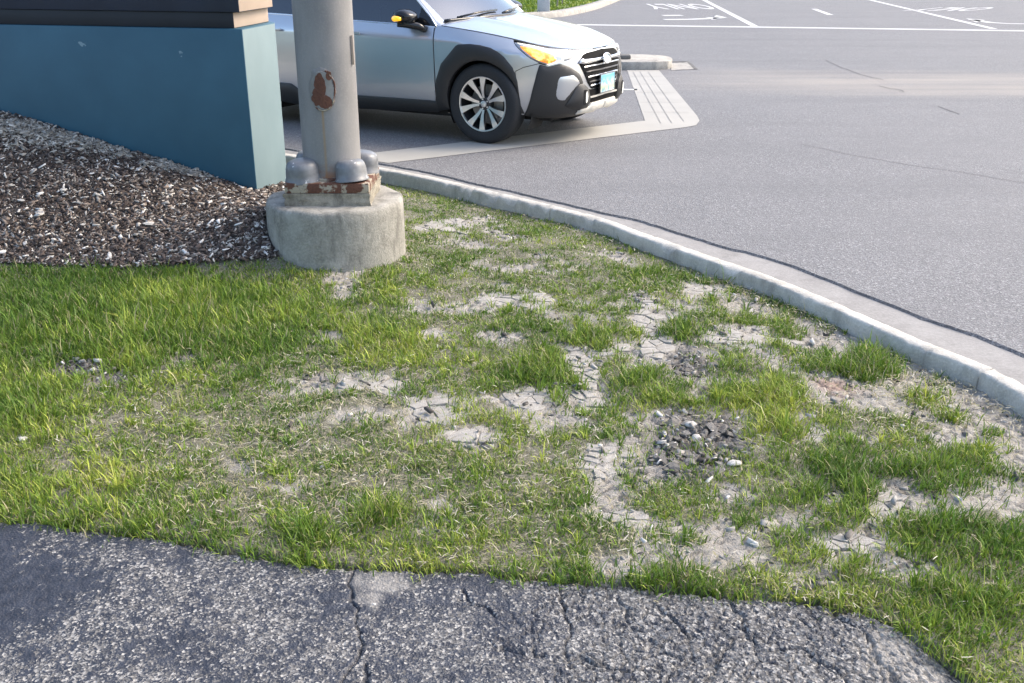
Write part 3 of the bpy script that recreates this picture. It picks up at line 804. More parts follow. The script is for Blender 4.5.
V, F = lathe([(.147, 0), (.1465, .3), (.1455, 1), (.143, 3), (.135, 7.2), (.0, 7.22)], 64)
pole = mesh("shaft", V, F, "pole_paint", lp, smooth=60, loc=(0, 0, pz(.551)))
V, F = tube([(.152 * math.cos(a), .152 * math.sin(a), 0) for a in np.linspace(0, 2 * math.pi, 48, endpoint=False)], .009, 8, True)
mesh("weld", V, F, "rust_plate", lp, loc=(0, 0, pz(.556)))
V, F = box(.139, .150, -.055, -.047, .56, .70, .002); mesh("tan_mark", V, F, "sign_tan_paint", pole, smooth=30)  # thin tan mark at the right edge of the shaft, built as a strip
# bolt covers: low domes on a collar
cv = lathe([(.0, .100), (.030, .0995), (.048, .097), (.060, .091), (.069, .080), (.074, .062), (.076, .040), (.078, .012), (.083, .007), (.084, 0)], 28)
cme = bpy.data.meshes.new("bolt_cover"); cme.from_pydata(cv[0], [], cv[1]); cme.shade_smooth(); cme.materials.append(M["bolt_cover_paint"])
for cx, cy, rz, tl in ((-.128, -.128, .3, .10), (.118, -.130, 1.3, -.10), (.140, .105, 2.2, .08), (-.13, .125, .5, .05)):
    o = bpy.data.objects.new("bolt_cover", cme); link(o, lp); o.location = (cx, cy, pz(.552)); o.rotation_euler = (tl, -tl * .6, rz); o.scale = (1.12, 1.02, 1.05)
# hand hole: raised oval rim, rusted cover inside
def on_pole(u, z, r): a = -math.pi / 2 + u / .146; return (r * math.cos(a), r * math.sin(a), z - .551)
def pole_blob(name, cu_, cz_, ru, rz, r_, mat, parent, seed, amp, n=64):
    th = np.linspace(0, 2 * math.pi, n, endpoint=False)
    w = 1 + amp * (fbm(np.cos(th) * 2.2 + seed * 3.1 + 9, np.sin(th) * 2.2 + 9, seed, 4) - .5) * 2
    V = [on_pole(cu_, cz_, r_)]
    for q_ in (.35, .7, .97, 1.0):
        V += [on_pole(cu_ + ru * q_ * k * math.cos(a), cz_ + rz * q_ * k * math.sin(a), r_ - (.0035 if q_ == 1.0 else 0)) for a, k in zip(th, w)]
    F = [(0, 1 + k, 1 + (k + 1) % n) for k in range(n)] + [(1 + i * n + k, 1 + (i + 1) * n + k, 1 + (i + 1) * n + (k + 1) % n, 1 + i * n + (k + 1) % n) for i in range(3) for k in range(n)]
    return mesh(name, V, F, mat, parent, smooth=50)
hr = pole_blob("hand_hole_boss", -.002, 1.0, .070, .108, .1492, "hole_rim_paint", pole, 3, .16)
pole_blob("hand_hole_cover", -.002, 1.0, .058, .094, .1510, "hole_filler", hr, 5, .10)
for k, (cu_, cz_, ru, rz) in enumerate(((-.012, 1.035, .026, .048), (-.018, .965, .036, .042), (.010, .945, .034, .036), (-.004, 1.0, .020, .05), (.034, 1.07, .013, .022), (-.034, .985, .016, .024))):
    pole_blob("rust_patch", cu_, cz_, ru, rz, .1522 + .0003 * k, "hole_rust", hr, 11 + k, .30)
V, F = tube([on_pole(-.002 + .062 * math.cos(a) * (1 + .04 * math.sin(5 * a)), 1.0 + .099 * math.sin(a), .1505) for a in np.linspace(-2.2, 1.2, 34)], [.0015 + .003 * abs(math.sin(k * .7)) for k in range(34)], 6); mesh("hand_hole_rim", V, F, "rust_plate", hr)
# lamp arm and head high above the picture
V, F = tube([(0, 0, 7.1), (.0, .5, 7.35), (0, 1.4, 7.5)], .045, 10); arm = mesh("lamp_arm", V, F, "pole_paint", pole)
V, F = box(-.17, .17, 1.3, 2.0, 7.42, 7.56, .03); mesh("lamp_head", V, F, "pole_paint", arm, smooth=40)

# -------- far corner furniture
def far_thing(name, px, py): return empty(name, G(px, py, .12))
e = tag(far_thing("utility_marker", 543.5, 12.2), "small grey square marker post with sloping top on the far grass", "marker post")
V, F = prism([(-.16, -.14), (.16, -.14), (.16, .14), (-.16, .14)], -.1, .34, .012); mesh("post", V, F, "marker_grey", e, smooth=30)
V = [(-.165, -.145, .342), (.165, -.145, .342), (.165, .145, .342), (-.165, .145, .342), (-.07, -.05, .43), (.07, -.05, .43), (.07, .05, .43), (-.07, .05, .43)]
mesh("cap", V, [(0, 1, 5, 4), (1, 2, 6, 5), (2, 3, 7, 6), (3, 0, 4, 7), (4, 5, 6, 7), (3, 2, 1, 0)], "marker_grey", e, smooth=False)
e = tag(far_thing("concrete_footing", 498, 9.5), "grey concrete post footing behind the car windscreen", "footing")
V, F = lathe([(0, .62), (.17, .62), (.19, .60), (.2, .3), (.2, -.1)], 24); mesh("footing", V, F, "island_concrete", e, smooth=40)
V, F = lathe([(.075, 5), (.08, .62)], 16); mesh("post", V, F, "marker_grey", e)
for k, (px, py) in enumerate(((557, 8), (562, 5))):
    e = tag(far_thing("sapling_stake", px, py), ("thin bare stake nearer the kerb on the far grass", "thin bare stake set farther back on the far grass")[k], "stake", "stakes on the far grass")
    V, F = tube([(0, 0, -.1), (.02, 0, .5), (-.03, .02, 1.1)], .022, 8); mesh("stake", V, F, "island_concrete", e)

# -------- mulch bed
MX0, MX1 = -7.0, -.62
def mulch_mask(x, y):
    w = (fbm(x * 5, y * 5, 61, 4) - .5) * .22
    front = sstep(4.86, 4.93, y + w * .5)
    left = sstep(-1.16, -1.24, x + w * .4 - .5 * np.clip(y - 5.5, 0, 1) * .3)
    return front * left
xs = np.concatenate([np.arange(-7, -2.9, .08), np.arange(-2.9, -.95, .02)]); ys = np.arange(4.78, 8.6, .02)
X, Y = np.meshgrid(xs, ys)
Zm, DKm = lawn_z(X, Y); mm = mulch_mask(X, Y)
Zm = Zm + .022 * mm - .06 * (1 - mm) + (fbm(X * 30, Y * 30, 71, 3) - .5) * .03
idx = np.arange(X.size).reshape(X.shape)
q = np.stack([idx[:-1, :-1], idx[:-1, 1:], idx[1:, 1:], idx[1:, :-1]], -1).reshape(-1, 4)
q = q[((mm[:-1, :-1] + mm[1:, 1:]) > .02).ravel() & (DKm[:-1, :-1] > .25).ravel()]
bed = struct(npmesh("mulch_bed", np.stack([X, Y, Zm], -1).reshape(-1, 3), q.ravel(), 4, "mulch_soil"))
def chips(name, n, seed, size, pal, wts, region, zoff=.02, mat="wood_chip", thin=.22):
    r = np.random.default_rng(seed)
    x, y = region(r, n); n = len(x)
    z, _ = lawn_z(x, y); e1 = .02
    zx = (lawn_z(x + e1, y)[0] - z) / e1; zy = (lawn_z(x, y + e1)[0] - z) / e1
    L = size[0] * np.minimum(np.exp(r.normal(0, .55, n)), 2.8); Wd = L * r.uniform(.18, .55, n); Th = L * thin * r.uniform(.3, 1, n)
    az = r.uniform(0, 2 * np.pi, n); ti = r.normal(0, .26, n); ro = r.normal(0, .35, n)
    ux = np.cos(az) * np.cos(ti); uy = np.sin(az) * np.cos(ti); uz = np.sin(ti)
    U = np.stack([ux, uy, uz + ux * zx + uy * zy], -1); U /= np.linalg.norm(U, axis=1)[:, None]
    S0 = np.stack([-np.sin(az), np.cos(az), -np.sin(az) * zx + np.cos(az) * zy], -1); S0 /= np.linalg.norm(S0, axis=1)[:, None]
    N0 = np.cross(U, S0); S = S0 * np.cos(ro)[:, None] + N0 * np.sin(ro)[:, None]; N_ = np.cross(U, S)
    C = np.stack([x, y, z + zoff + r.uniform(-.004, .016, n)], -1)
    V = np.zeros((n, 8, 3))
    for k, (a, b, c_) in enumerate(((-1, -1, -1), (1, -1, -1), (1, 1, -1), (-1, 1, -1), (-1, -1, 1), (1, -1, 1), (1, 1, 1), (-1, 1, 1))):
        j = r.uniform(.6, 1.15, (n, 2)); tp = np.where(a > 0, r.uniform(.25, 1, n), 1)
        V[:, k] = C + U * (a * .5 * L * j[:, 0])[:, None] + S * (b * .5 * Wd * j[:, 1] * tp)[:, None] + N_ * (c_ * .5 * Th)[:, None]
    fc = np.array([(4, 5, 6, 7), (0, 1, 5, 4), (1, 2, 6, 5), (2, 3, 7, 6), (3, 0, 4, 7)])
    loops = (np.arange(n)[:, None, None] * 8 + fc[None]).reshape(-1)
    pal = np.array(pal); ci = r.choice(len(pal), n, p=wts)
    col = pal[ci] * r.uniform(.7, 1.3, (n, 1))
    return npmesh(name, V.reshape(-1, 3), loops, 4, mat, None, False, np.repeat(col, 8, 0))
def mulch_region(r, n):
    x = -.9 - 3.9 * r.uniform(0, 1, n) ** 1.25; y = 4.8 + (r.uniform(0, 1, n) ** 1.15) * 2.6
    wy = A0.y + (x - A0.x) * d1.y / d1.x
    k = (mulch_mask(x, y) > r.uniform(.15, .85, n)) & ~((x < A0.x) & (y > wy + .03)) & (np.hypot(x - PX, y - PY) > .37) & (y < 7.0)
    return x[k], y[k]
PAL = [(.046, .034, .029), (.105, .080, .067), (.19, .155, .13), (.38, .35, .31), (.62, .59, .54)]
stuff(chips("wood_chips", 132000, 5, (.0165, 0), PAL, [.32, .30, .20, .11, .07], mulch_region), "dark weathered wood chip mulch heaped against the blue sign", "mulch")
def pale_region(r, n):
    x = r.uniform(-3.6, -1.6, n); wy = A0.y + (x - A0.x) * d1.y / d1.x
    y = wy - np.abs(r.normal(0, .10, n)) - .02 - .28 * np.clip((-2.4 - x), 0, 1) * r.uniform(0, 1, n)
    k = (r.uniform(0, 1, n) < sstep(.40, .62, fbm(x * 3, y * 3, 53, 3) + .25 * (x < -2.6)))
    return x[k], y[k]
stuff(chips("pale_wood_chips", 7000, 8, (.019, 0), [(.22, .20, .17), (.34, .315, .27), (.50, .47, .41)], [.4, .35, .25], pale_region, .026), "pale bleached wood chips along the foot of the blue sign", "mulch")
# the larger pale pieces that stand out on the mulch, one by one
chip_me = []
for k in range(4):
    r_ = random.Random(40 + k); bm = bmesh.new(); bmesh.ops.create_icosphere(bm, subdivisions=1, radius=.5)
    for v in bm.verts: v.co = Vector((v.co.x * 1.0 + r_.uniform(-.1, .1), v.co.y * .62 + r_.uniform(-.08, .08), v.co.z * .26 + r_.uniform(-.03, .03)))
    me = bpy.data.meshes.new("bark_piece"); bm.to_mesh(me); bm.free(); me.materials.append(M["pale_stone"]); chip_me.append(me)
for k, (px, py, sz) in enumerate(((40, 221, .085), (6, 115, .06), (22, 206, .05), (150, 230, .07), (196, 195, .06), (172, 257, .045), (66, 200, .05), (55, 246, .05), (140, 175, .04), (242, 216, .04), (266, 244, .04), (84, 231, .035), (64, 193, .045), (26, 250, .045), (210, 232, .03), (128, 215, .035), (113, 192, .035), (11, 183, .045), (230, 180, .035), (185, 210, .03))):
    z = .25
    for _ in range(12):
        p = G(px, py, z); z = float(lawn_z(np.array([p.x]), np.array([p.y]))[0][0]) * .6 + z * .4
    o = bpy.data.objects.new("bark_piece", chip_me[k % 4]); link(o, bed); o.location = (p.x, p.y, z + .036); o.scale = (sz, sz, sz); o.rotation_euler = (rr.uniform(-.3, .3), rr.uniform(-.3, .3), rr.uniform(0, 6))

# -------- grass blades
def blades(x, y, z, L, Wd, lean, col, az, r, curve=.6):
    n = len(x)
    dx, dy = np.cos(az), np.sin(az)
    sx, sy = -dy, dx
    tw = r.uniform(-.9, .9, n); sx, sy = sx * np.cos(tw) - sy * np.sin(tw), sx * np.sin(tw) + sy * np.cos(tw)
    l2 = np.clip(lean + curve * r.uniform(.3, 1.2, n), 0, 1.75)
    V = np.zeros((n, 5, 3), np.float32)
    mx, my, mz = x + dx * L * .55 * np.sin(lean), y + dy * L * .55 * np.sin(lean), z + L * .55 * np.cos(lean)
    tx, ty, tz = mx + dx * L * .45 * np.sin(l2), my + dy * L * .45 * np.sin(l2), np.maximum(mz + L * .45 * np.cos(l2), z + .002)
    for k, (s, bx, by, bz, w) in enumerate(((-1, x, y, z, .85), (1, x, y, z, .85), (-1, mx, my, mz, .9), (1, mx, my, mz, .9))):
        V[:, k, 0] = bx + s * sx * Wd * .5 * w; V[:, k, 1] = by + s * sy * Wd * .5 * w; V[:, k, 2] = bz
    V[:, 4] = np.stack([tx, ty, tz], -1)
    return V, np.repeat(col, 5, 0)
def blade_obj(name, parts, mat, parent=None):
    V = np.concatenate([p[0] for p in parts]).reshape(-1, 3); C = np.concatenate([p[1] for p in parts])
    n = len(V) // 5
    lo = (np.arange(n)[:, None] * 5 + np.array([0, 1, 3, 2, 2, 3, 4])[None]).reshape(-1)
    cnt = np.tile([4, 3], n)
    return npmesh(name, V, lo, cnt, mat, parent, False, C)
def lawn_spots(n, r, xr=(-3.5, 2.2), yr=(1.7, 8.4)):
    # more seeds near the camera, where the picture shows single blades
    y = yr[0] + (yr[1] - yr[0]) * r.uniform(0, 1, n) ** 1.25; x = r.uniform(xr[0], xr[1], n)
    k = (x < .60 * y + .75) & (x > -.55 * y - 1.15)
    x, y = x[k], y[k]
    z, dk = lawn_z(x, y)
    ok = (dk > .088) & (y > y_edge(x) - .005) & (np.hypot(x - PX, y - PY) > .352) & (mulch_mask(x, y) < .35)
    wy = A0.y + (x - A0.x) * d1.y / d1.x
    ok &= ~((x < A0.x) & (y > wy - .05)) & ~((x < B0.x) & (y > A0.y))
    return x[ok], y[ok], z[ok], dk[ok]
r = np.random.default_rng(101)
x, y, z, dk = lawn_spots(238000, r)
f = fields(x, y)
clump = fbm(x * 11, y * 11, 201, 3); clump2 = fbm(x * 3.1, y * 3.1, 207, 3)
edge = sstep(.12, .02, y - y_edge(x))                # lush fringe along the path
dens = .88 + .34 * f['tall'] + .34 * f['tuft'] - 1.05 * sstep(.2, .7, f['bare']) + 2.3 * (clump - .5) + .7 * (clump2 - .5) - .08 * f['straw'] * (1 - f['tuft']) + .12 * f['far'] + .12 * edge * (fbm(x * 6, y * 6, 5) > .45)
dens *= np.where(dk < .2, .75, 1)
k = r.uniform(0, 1, len(x)) < np.clip(dens, 0.015, 1)
x, y, z, dk = x[k], y[k], z[k], dk[k]; f = {a: b[k] for a, b in f.items()}; clump = clump[k]; edge = edge[k]
hl = .021 + .040 * f['tall'] + .018 * f['tuft'] + .035 * np.clip(clump - .45, 0, .3) + .008 * edge
hl *= (1 - .30 * f['far'])
hue = np.clip(.14 + .5 * f['yel'] - .22 * blobs(f['px'], f['py'], [(60, 330, 200, 60, 1), (980, 560, 90, 90, .8), (870, 362, 40, 18, 1), (690, 335, 40, 18, .7)], .7) + 1.1 * (fbm(x * 4, y * 4, 301, 3) - .42) + r.normal(0, .14, len(x)), 0, 1)
GR = np.array([(.085, .165, .022), (.19, .28, .036), (.43, .47, .085)])
def ramp3(h):
    h = np.clip(h, 0, 1)[:, None]; return np.where(h < .5, GR[0] + (GR[1] - GR[0]) * h * 2, GR[1] + (GR[2] - GR[1]) * (h - .5) * 2)
parts = []
NB = 5
for b in range(NB):
    n = len(x); az = r.uniform(0, 2 * np.pi, n) ; sp = .016
    L = hl * np.exp(r.normal(0, .34, n)); lean = np.abs(r.normal(.24, .34, n)) + .16 * (1 - f['tall'])
    col = ramp3(hue + r.normal(0, .22, n)) * r.uniform(.62, 1.4, (n, 1))
    dead = r.uniform(0, 1, n) < .10 + .10 * f['straw']
    col = np.where(dead[:, None], np.array([.40, .36, .20]) * r.uniform(.7, 1.25, (n, 1)), col)
    # a fine blade tip leans off the upright, sunward a little
    bx, by = x + r.normal(0, sp, n), y + r.normal(0, sp, n)
    Wd = (.0019 + .0006 * y * .55) * r.uniform(.7, 1.5, n) * (1 + .25 * f['tall'])
    parts.append(blades(bx, by, z - .004, L, Wd, lean, col, az, r))
# spreading tufts: blades fanning out from one crown
tx, ty, tz, tdk = lawn_spots(11500, r)
tf = fields(tx, ty)
td = .55 + .3 * tf['tuft'] + .2 * tf['tall'] - 1.1 * sstep(.35, .8, tf['bare']) + 1.2 * (fbm(tx * 4, ty * 4, 501, 3) - .5) - .25 * tf['far']
k = r.uniform(0, 1, len(tx)) < np.clip(td, .02, 1)
tx, ty, tz, tdk = tx[k], ty[k], tz[k], tdk[k]; tf = {a: b[k] for a, b in tf.items()}
th = np.clip(.26 + .5 * tf['yel'] - .2 * blobs(tf['px'], tf['py'], [(60, 330, 200, 60, 1), (980, 560, 90, 90, .8), (870, 362, 40, 18, 1)], .7) + 1.3 * (fbm(tx * 4, ty * 4, 301, 3) - .42) + r.normal(0, .2, len(tx)), 0, 1)
tl = (.030 + .030 * tf['tall'] + .016 * tf['tuft']) * np.exp(r.normal(0, .28, len(tx))) * (1 - .3 * tf['far'])
for b in range(15):
    n = len(tx); az = r.uniform(0, 2 * np.pi, n); rad = np.abs(r.normal(0, .011, n))
    L = tl * np.exp(r.normal(0, .3, n)); lean = np.clip(.18 + rad * 26 + r.normal(0, .25, n), .05, 1.35)
    col = ramp3(th + r.normal(0, .16, n)) * r.uniform(.7, 1.35, (n, 1))
    parts.append(blades(tx + np.cos(az) * rad, ty + np.sin(az) * rad, tz - .002, L, (.0023 + .00033 * ty) * r.uniform(.8, 1.6, n), lean, col, az, r, .75))
stuff(blade_obj("grass", parts, "grass_blade"), "patchy green and yellowing lawn grass between path and kerb", "grass")
NGR = sum(len(p[0]) for p in parts)
# dead straw and clippings lying flat
x, y, z, dk = lawn_spots(150000, r)
f = fields(x, y)
dens = .10 + .60 * f['straw'] - .25 * f['tall'] - .35 * sstep(.4, .9, f['bare']) * (1 - sstep(.5, .9, f['straw'])) + .8 * (fbm(x * 7, y * 7, 401, 3) - .5) + .5 * sstep(.5, .12, dk) * (x > 1.0)
k = r.uniform(0, 1, len(x)) < np.clip(dens, .02, 1)
x, y, z = x[k], y[k], z[k]; n = len(x)
st = np.array([(.46, .42, .30), (.36, .325, .19), (.26, .24, .13), (.56, .53, .44)])[r.choice(4, n, p=[.35, .3, .2, .15])] * r.uniform(.75, 1.2, (n, 1))
stuff(blade_obj("straw", [blades(x, y, z + .010 + r.uniform(0, .018, n), r.uniform(.008, .038, n), (.0016 + .0004 * y) * r.uniform(.7, 1.5, n), r.uniform(1.15, 1.6, n), st, r.uniform(0, 6.28, n), r, .35)], "straw_blade"), "dry pale straw and clippings lying among the thin grass", "straw")
# small grit and crumbs on the bare clay and on the path edge
def grit_region(r, n):
    x, y, z, dk = lawn_spots(n, r); f = fields(x, y)
    k = r.uniform(0, 1, len(x)) < sstep(.25, .7, f['bare']) * (.18 + .8 * f['dark'])
    return x[k], y[k]
stuff(chips("soil_crumbs", 60000, 15, (.014, 0), [(.06, .055, .05), (.16, .15, .138), (.33, .315, .29), (.5, .485, .46)], [.22, .28, .32, .18], grit_region, .004, "wood_chip", .45), "loose soil crumbs and grit on the bare clay patches", "soil")

# far grass
r = np.random.default_rng(300)
n = 26000; x = r.uniform(-7, 5.5, n); y = r.uniform(27, 46, n)
ok = sdist(x, y, fl) > .32; x, y = x[ok], y[ok]; n = len(x)
hh = np.clip(.5 + .9 * (fbm(x * .8, y * .8, 3, 3) - .5) + r.normal(0, .15, n), 0, 1)
stuff(blade_obj("far_grass", [blades(x, y, np.full(n, .12), r.uniform(.05, .11, n), np.full(n, .05), np.abs(r.normal(.5, .3, n)), ramp3(hh) * .9, r.uniform(0, 6.28, n), r)], "grass_blade"), "short green grass on the far corner of the junction", "grass")

# -------- cracked clay plates, one by one
def voronoi_cells(cx, cy, rad, c, seed):
    rp = random.Random(seed); n = int(rad / c) + 2; pts = {}
    for i in range(-n, n + 1):
        for j in range(-n, n + 1): pts[i, j] = (cx + (i + rp.uniform(-.62, .62)) * c, cy + (j + rp.uniform(-.62, .62)) * c * 1.05)
    for (i, j), p in pts.items():
        poly = [(p[0] - c * 1.6, p[1] - c * 1.6), (p[0] + c * 1.6, p[1] - c * 1.6), (p[0] + c * 1.6, p[1] + c * 1.6), (p[0] - c * 1.6, p[1] + c * 1.6)]
        for a in range(-2, 3):
            for b in range(-2, 3):
                if (a or b) and (i + a, j + b) in pts:
                    q_ = pts[i + a, j + b]; nx, ny = q_[0] - p[0], q_[1] - p[1]; l = math.hypot(nx, ny); nx /= l; ny /= l
                    lim = l / 2 - .0014 - rp.random() * .0022
                    new = []
                    for k in range(len(poly)):
                        A, B = poly[k], poly[(k + 1) % len(poly)]
                        da = (A[0] - p[0]) * nx + (A[1] - p[1]) * ny - lim; db = (B[0] - p[0]) * nx + (B[1] - p[1]) * ny - lim
                        if da <= 0: new.append(A)
                        if da * db < 0: t = da / (da - db); new.append((A[0] + (B[0] - A[0]) * t, A[1] + (B[1] - A[1]) * t))
                    poly = new
                    if len(poly) < 3: break
            if len(poly) < 3: break
        if len(poly) >= 3: yield p, poly
def plate_mesh(poly, p, h, rp):
    n = len(poly); V = []
    ring = []
    for k in range(n):                          # break straight edges with a mid point
        a, b = poly[k], poly[(k + 1) % n]; ring += [a, ((a[0] + b[0]) / 2 + rp.uniform(-.003, .003), (a[1] + b[1]) / 2 + rp.uniform(-.003, .003))]
    m = len(ring)
    for sc, zz in ((1.0, -.02), (1.0, h * .75), (.975, h * .95), (.90, h)):
        V += [((q_[0] - p[0]) * sc, (q_[1] - p[1]) * sc, zz) for q_ in ring]
    V.append((0, 0, h))
    F = [(i * m + k, i * m + (k + 1) % m, (i + 1) * m + (k + 1) % m, (i + 1) * m + k) for i in range(3) for k in range(m)]
    F += [(3 * m + k, 3 * m + (k + 1) % m, 4 * m) for k in range(m)]
    return V, F
PLATES = [(645, 318, 13, 26, .062), (657, 345, 15, 16, .06), (578, 362, 14, 15, .055), (592, 390, 13, 20, .055), (740, 342, 44, 9, .06), (765, 336, 34, 12, .06), (500, 301, 28, 7, .075), (820, 437, 18, 9, .05), (447, 410, 40, 16, .075), (606, 464, 26, 14, .045),
          (852, 548, 46, 11, .042), (885, 512, 20, 20, .045), (375, 384, 26, 10, .09), (626, 526, 22, 9, .045), (610, 352, 36, 7, .06), (530, 398, 22, 12, .06), (702, 287, 24, 9, .06), (540, 306, 16, 9, .06), (468, 440, 26, 11, .08), (445, 225, 30, 8, .09)]
np_ = 0; taken = []
for (cx, cy, rx, ry, c_) in PLATES:
    p0 = G(cx, cy, .105); rad = max(abs(G(cx + rx, cy, .1).x - p0.x), abs(G(cx, cy - ry, .1).y - p0.y)) * 1.05
    rp = random.Random(int(cx * 7 + cy))
    for p, poly in voronoi_cells(p0.x, p0.y, rad, c_, int(cx + cy)):
        qx, qy = to_px(np.array([p[0]]), np.array([p[1]]), np.array([.105]))
        if ((qx[0] - cx) / rx) ** 2 + ((qy[0] - cy) / ry) ** 2 > 1.1 or np_ >= 300: continue
        xa, ya = np.array([p[0]]), np.array([p[1]])
        if fields(xa, ya)['bare'][0] < .35 or any((p[0] - a) ** 2 + (p[1] - b) ** 2 < (.8 * c_) ** 2 for a, b, s in taken if s != (cx, cy)): continue
        zz, dk_ = lawn_z(xa, ya)
        if dk_[0] < .16 or p[1] < y_edge(xa)[0] + .03: continue
        taken.append((p[0], p[1], (cx, cy)))
        V, F = plate_mesh(poly, p, .004 + rp.random() * .004, rp)
        o = mesh("clay_plate", V, F, "clay_plate", lawn, smooth=45, loc=(p[0], p[1], float(zz[0]) - .002)); o.rotation_euler = (rp.uniform(-.05, .05), rp.uniform(-.05, .05), 0); np_ += 1
# clods and stones in the crumbled dark patches
clod_me = []
for k in range(6):
    r_ = random.Random(80 + k); bm = bmesh.new(); bmesh.ops.create_icosphere(bm, subdivisions=1, radius=.5)
    for v in bm.verts: v.co = Vector((v.co.x * 1.0 + r_.uniform(-.14, .14), v.co.y * .8 + r_.uniform(-.14, .14), v.co.z * .42 + r_.uniform(-.08, .08)))
    me = bpy.data.meshes.new("clod"); bm.to_mesh(me); bm.free(); me.materials.append(M["clod_dark"]); clod_me.append(me)
rc = random.Random(5); nclod = 0
for (cx, cy, rx, ry, n, s0, s1) in ((700, 445, 44, 34, 125, .025, .060), (655, 472, 34, 15, 40, .02, .045), (690, 366, 24, 13, 45, .02, .05), (75, 368, 28, 9, 24, .02, .04), (825, 588, 40, 13, 36, .015, .035), (640, 300, 12, 6, 10, .02, .04), (880, 640, 26, 22, 24, .012, .03)):
    for _ in range(n):
        a, q_ = rc.uniform(0, 6.28), math.sqrt(rc.random()); p = G(cx + rx * q_ * math.cos(a), cy + ry * q_ * math.sin(a), .11)
        xa, ya = np.array([p.x]), np.array([p.y])
        if ya[0] < y_edge(xa)[0] + .02: continue
        zz = lawn_z(xa, ya)[0][0]; s = rc.uniform(s0, s1) * rc.uniform(.6, 1.1)
        o = bpy.data.objects.new("clod", clod_me[rc.randrange(6)]); link(o, lawn); o.location = (p.x, p.y, zz + s * .08); o.scale = (s, s, s * rc.uniform(.7, 1.1)); o.rotation_euler = (rc.uniform(-.4, .4), rc.uniform(-.4, .4), rc.uniform(0, 6)); nclod += 1
STN = [(735, 463, .052, "flat white stone on the dark crumbled soil patch"), (691, 426, .045, "chalky stone at the top of the dark crumbled soil patch"), (696, 438, .04, "pale grey stone in the middle of the dark crumbled soil patch"), (430, 442, .022, "small cream pebble on the bare clay left of centre"),
       (22, 441, .034, "whitish stone in the grass at the far left edge"), (322, 466, .018, "tiny pale pebble in the thin strawy grass"), (374, 606, .012, "tiny yellow pebble in the crack of the path")]
for k, (px, py, s, lab) in enumerate(STN):
    p = G(px, py, .12); xa, ya = np.array([p.x]), np.array([p.y]); zz = float(lawn_z(xa, ya)[0][0]) if py < 560 else .118
    bm = bmesh.new(); bmesh.ops.create_icosphere(bm, subdivisions=2, radius=.5); r_ = random.Random(k)
    ph = [r_.uniform(0, 6) for _ in range(4)]
    for v in bm.verts:
        d = 1 + .12 * math.sin(4 * v.co.x + ph[0]) + .12 * math.sin(5 * v.co.y + ph[1]) + .1 * math.sin(9 * v.co.x + 7 * v.co.y + ph[2]); v.co = Vector((v.co.x * d, v.co.y * .75 * d, v.co.z * .42 * d))
    V, F = from_bm(bm); o = mesh("stone", [v * s for v in V], F, "pale_stone", smooth=40, loc=(p.x, p.y, zz + s * .14 + .006)); o.rotation_euler = (.1, .1, r_.uniform(0, 6))
    tag(o, lab, "stone")

# =================================================================== THE CAR
CA = math.radians(29)
car = empty("car", (.1796, 9.9735, 0), -CA)
tag(car, "silver crossover car with black cladding and lit amber turn signal", "car")
def mono(tb):
    """monotone cubic through a table"""
    xs = [a for a, b in tb]; ys = [b for a, b in tb]; n = len(xs)
    d = [(ys[i + 1] - ys[i]) / (xs[i + 1] - xs[i]) for i in range(n - 1)]
    m = [d[0]] + [0 if d[i - 1] * d[i] <= 0 else 2 * d[i - 1] * d[i] / (d[i - 1] + d[i]) for i in range(1, n - 1)] + [d[-1]]
    def f(v):
        if v <= xs[0]: return ys[0]
        if v >= xs[-1]: return ys[-1]
        i = max(k for k in range(n - 1) if xs[k] <= v); h = xs[i + 1] - xs[i]; t = (v - xs[i]) / h
        return ys[i] * (2 * t ** 3 - 3 * t * t + 1) + h * m[i] * (t ** 3 - 2 * t * t + t) + ys[i + 1] * (3 * t * t - 2 * t ** 3) + h * m[i + 1] * (t ** 3 - t * t)
    return f
WT = mono([(.16, .83), (.24, .86), (.36, .90), (.55, .922), (.75, .93), (.88, .927), (1.1, .905)])
XT = mono([(.16, .55), (.22, .66), (.30, .74), (.42, .765), (.55, .765), (.68, .755), (.80, .73), (.86, .69)])
ztop = mono([(-4, 1.10), (-2.4, 1.08), (-1.4, 1.045), (-.5, 1.015), (-.2, .985), (.2, .925), (.48, .86), (.64, .825), (.80, .80)])
zcrease = mono([(-4, .93), (-2.4, .92), (-1.2, .895), (-.4, .878), (.3, .80), (.56, .74), (.83, .70)])
lean = mono([(-4, .07), (-1, .055), (-.4, .06), (.1, .11), (.5, .10), (.9, .05)])
XC, XR, XRE, EX = -.25, -3.25, -3.95, 2 / 2.9
_t = [i / 400 * math.pi / 2 for i in range(401)]
_c = [(XC + (.765 - XC) * math.sin(a) ** EX, .925 * max(0, math.cos(a)) ** EX) for a in _t]
_l = [0.]
for a, b in zip(_c, _c[1:]): _l.append(_l[-1] + math.hypot(b[0] - a[0], b[1] - a[1]))
SN = XC + _l[-1]                       # contour length at the middle of the nose
SR = XR - 1.2                          # and at the middle of the tail
def CPt(s, z):
    """body side: s runs along the plan contour, z up; right-hand side of the car"""
    W, Xn = WT(z), XT(z)
    if s < XR:
        th = min(1, (XR - s) / 1.2) * math.pi / 2
        x = XR + (XRE - XR) * math.sin(th) ** .6; y = W * max(0, math.cos(th)) ** .6
    elif s > XC:
        th = float(np.interp(s - XC, _l, _t)); x = XC + (Xn - XC) * math.sin(th) ** EX; y = W * max(0, math.cos(th)) ** EX
    else: x, y = s, W
    zc, zt = zcrease(x), ztop(x)
    if z > zc:
        q = (z - zc) / (zt - zc); y = max(0, y - lean(x) * q ** 1.25 * min(1, y / .4))
    return Vector((x, -y, z))
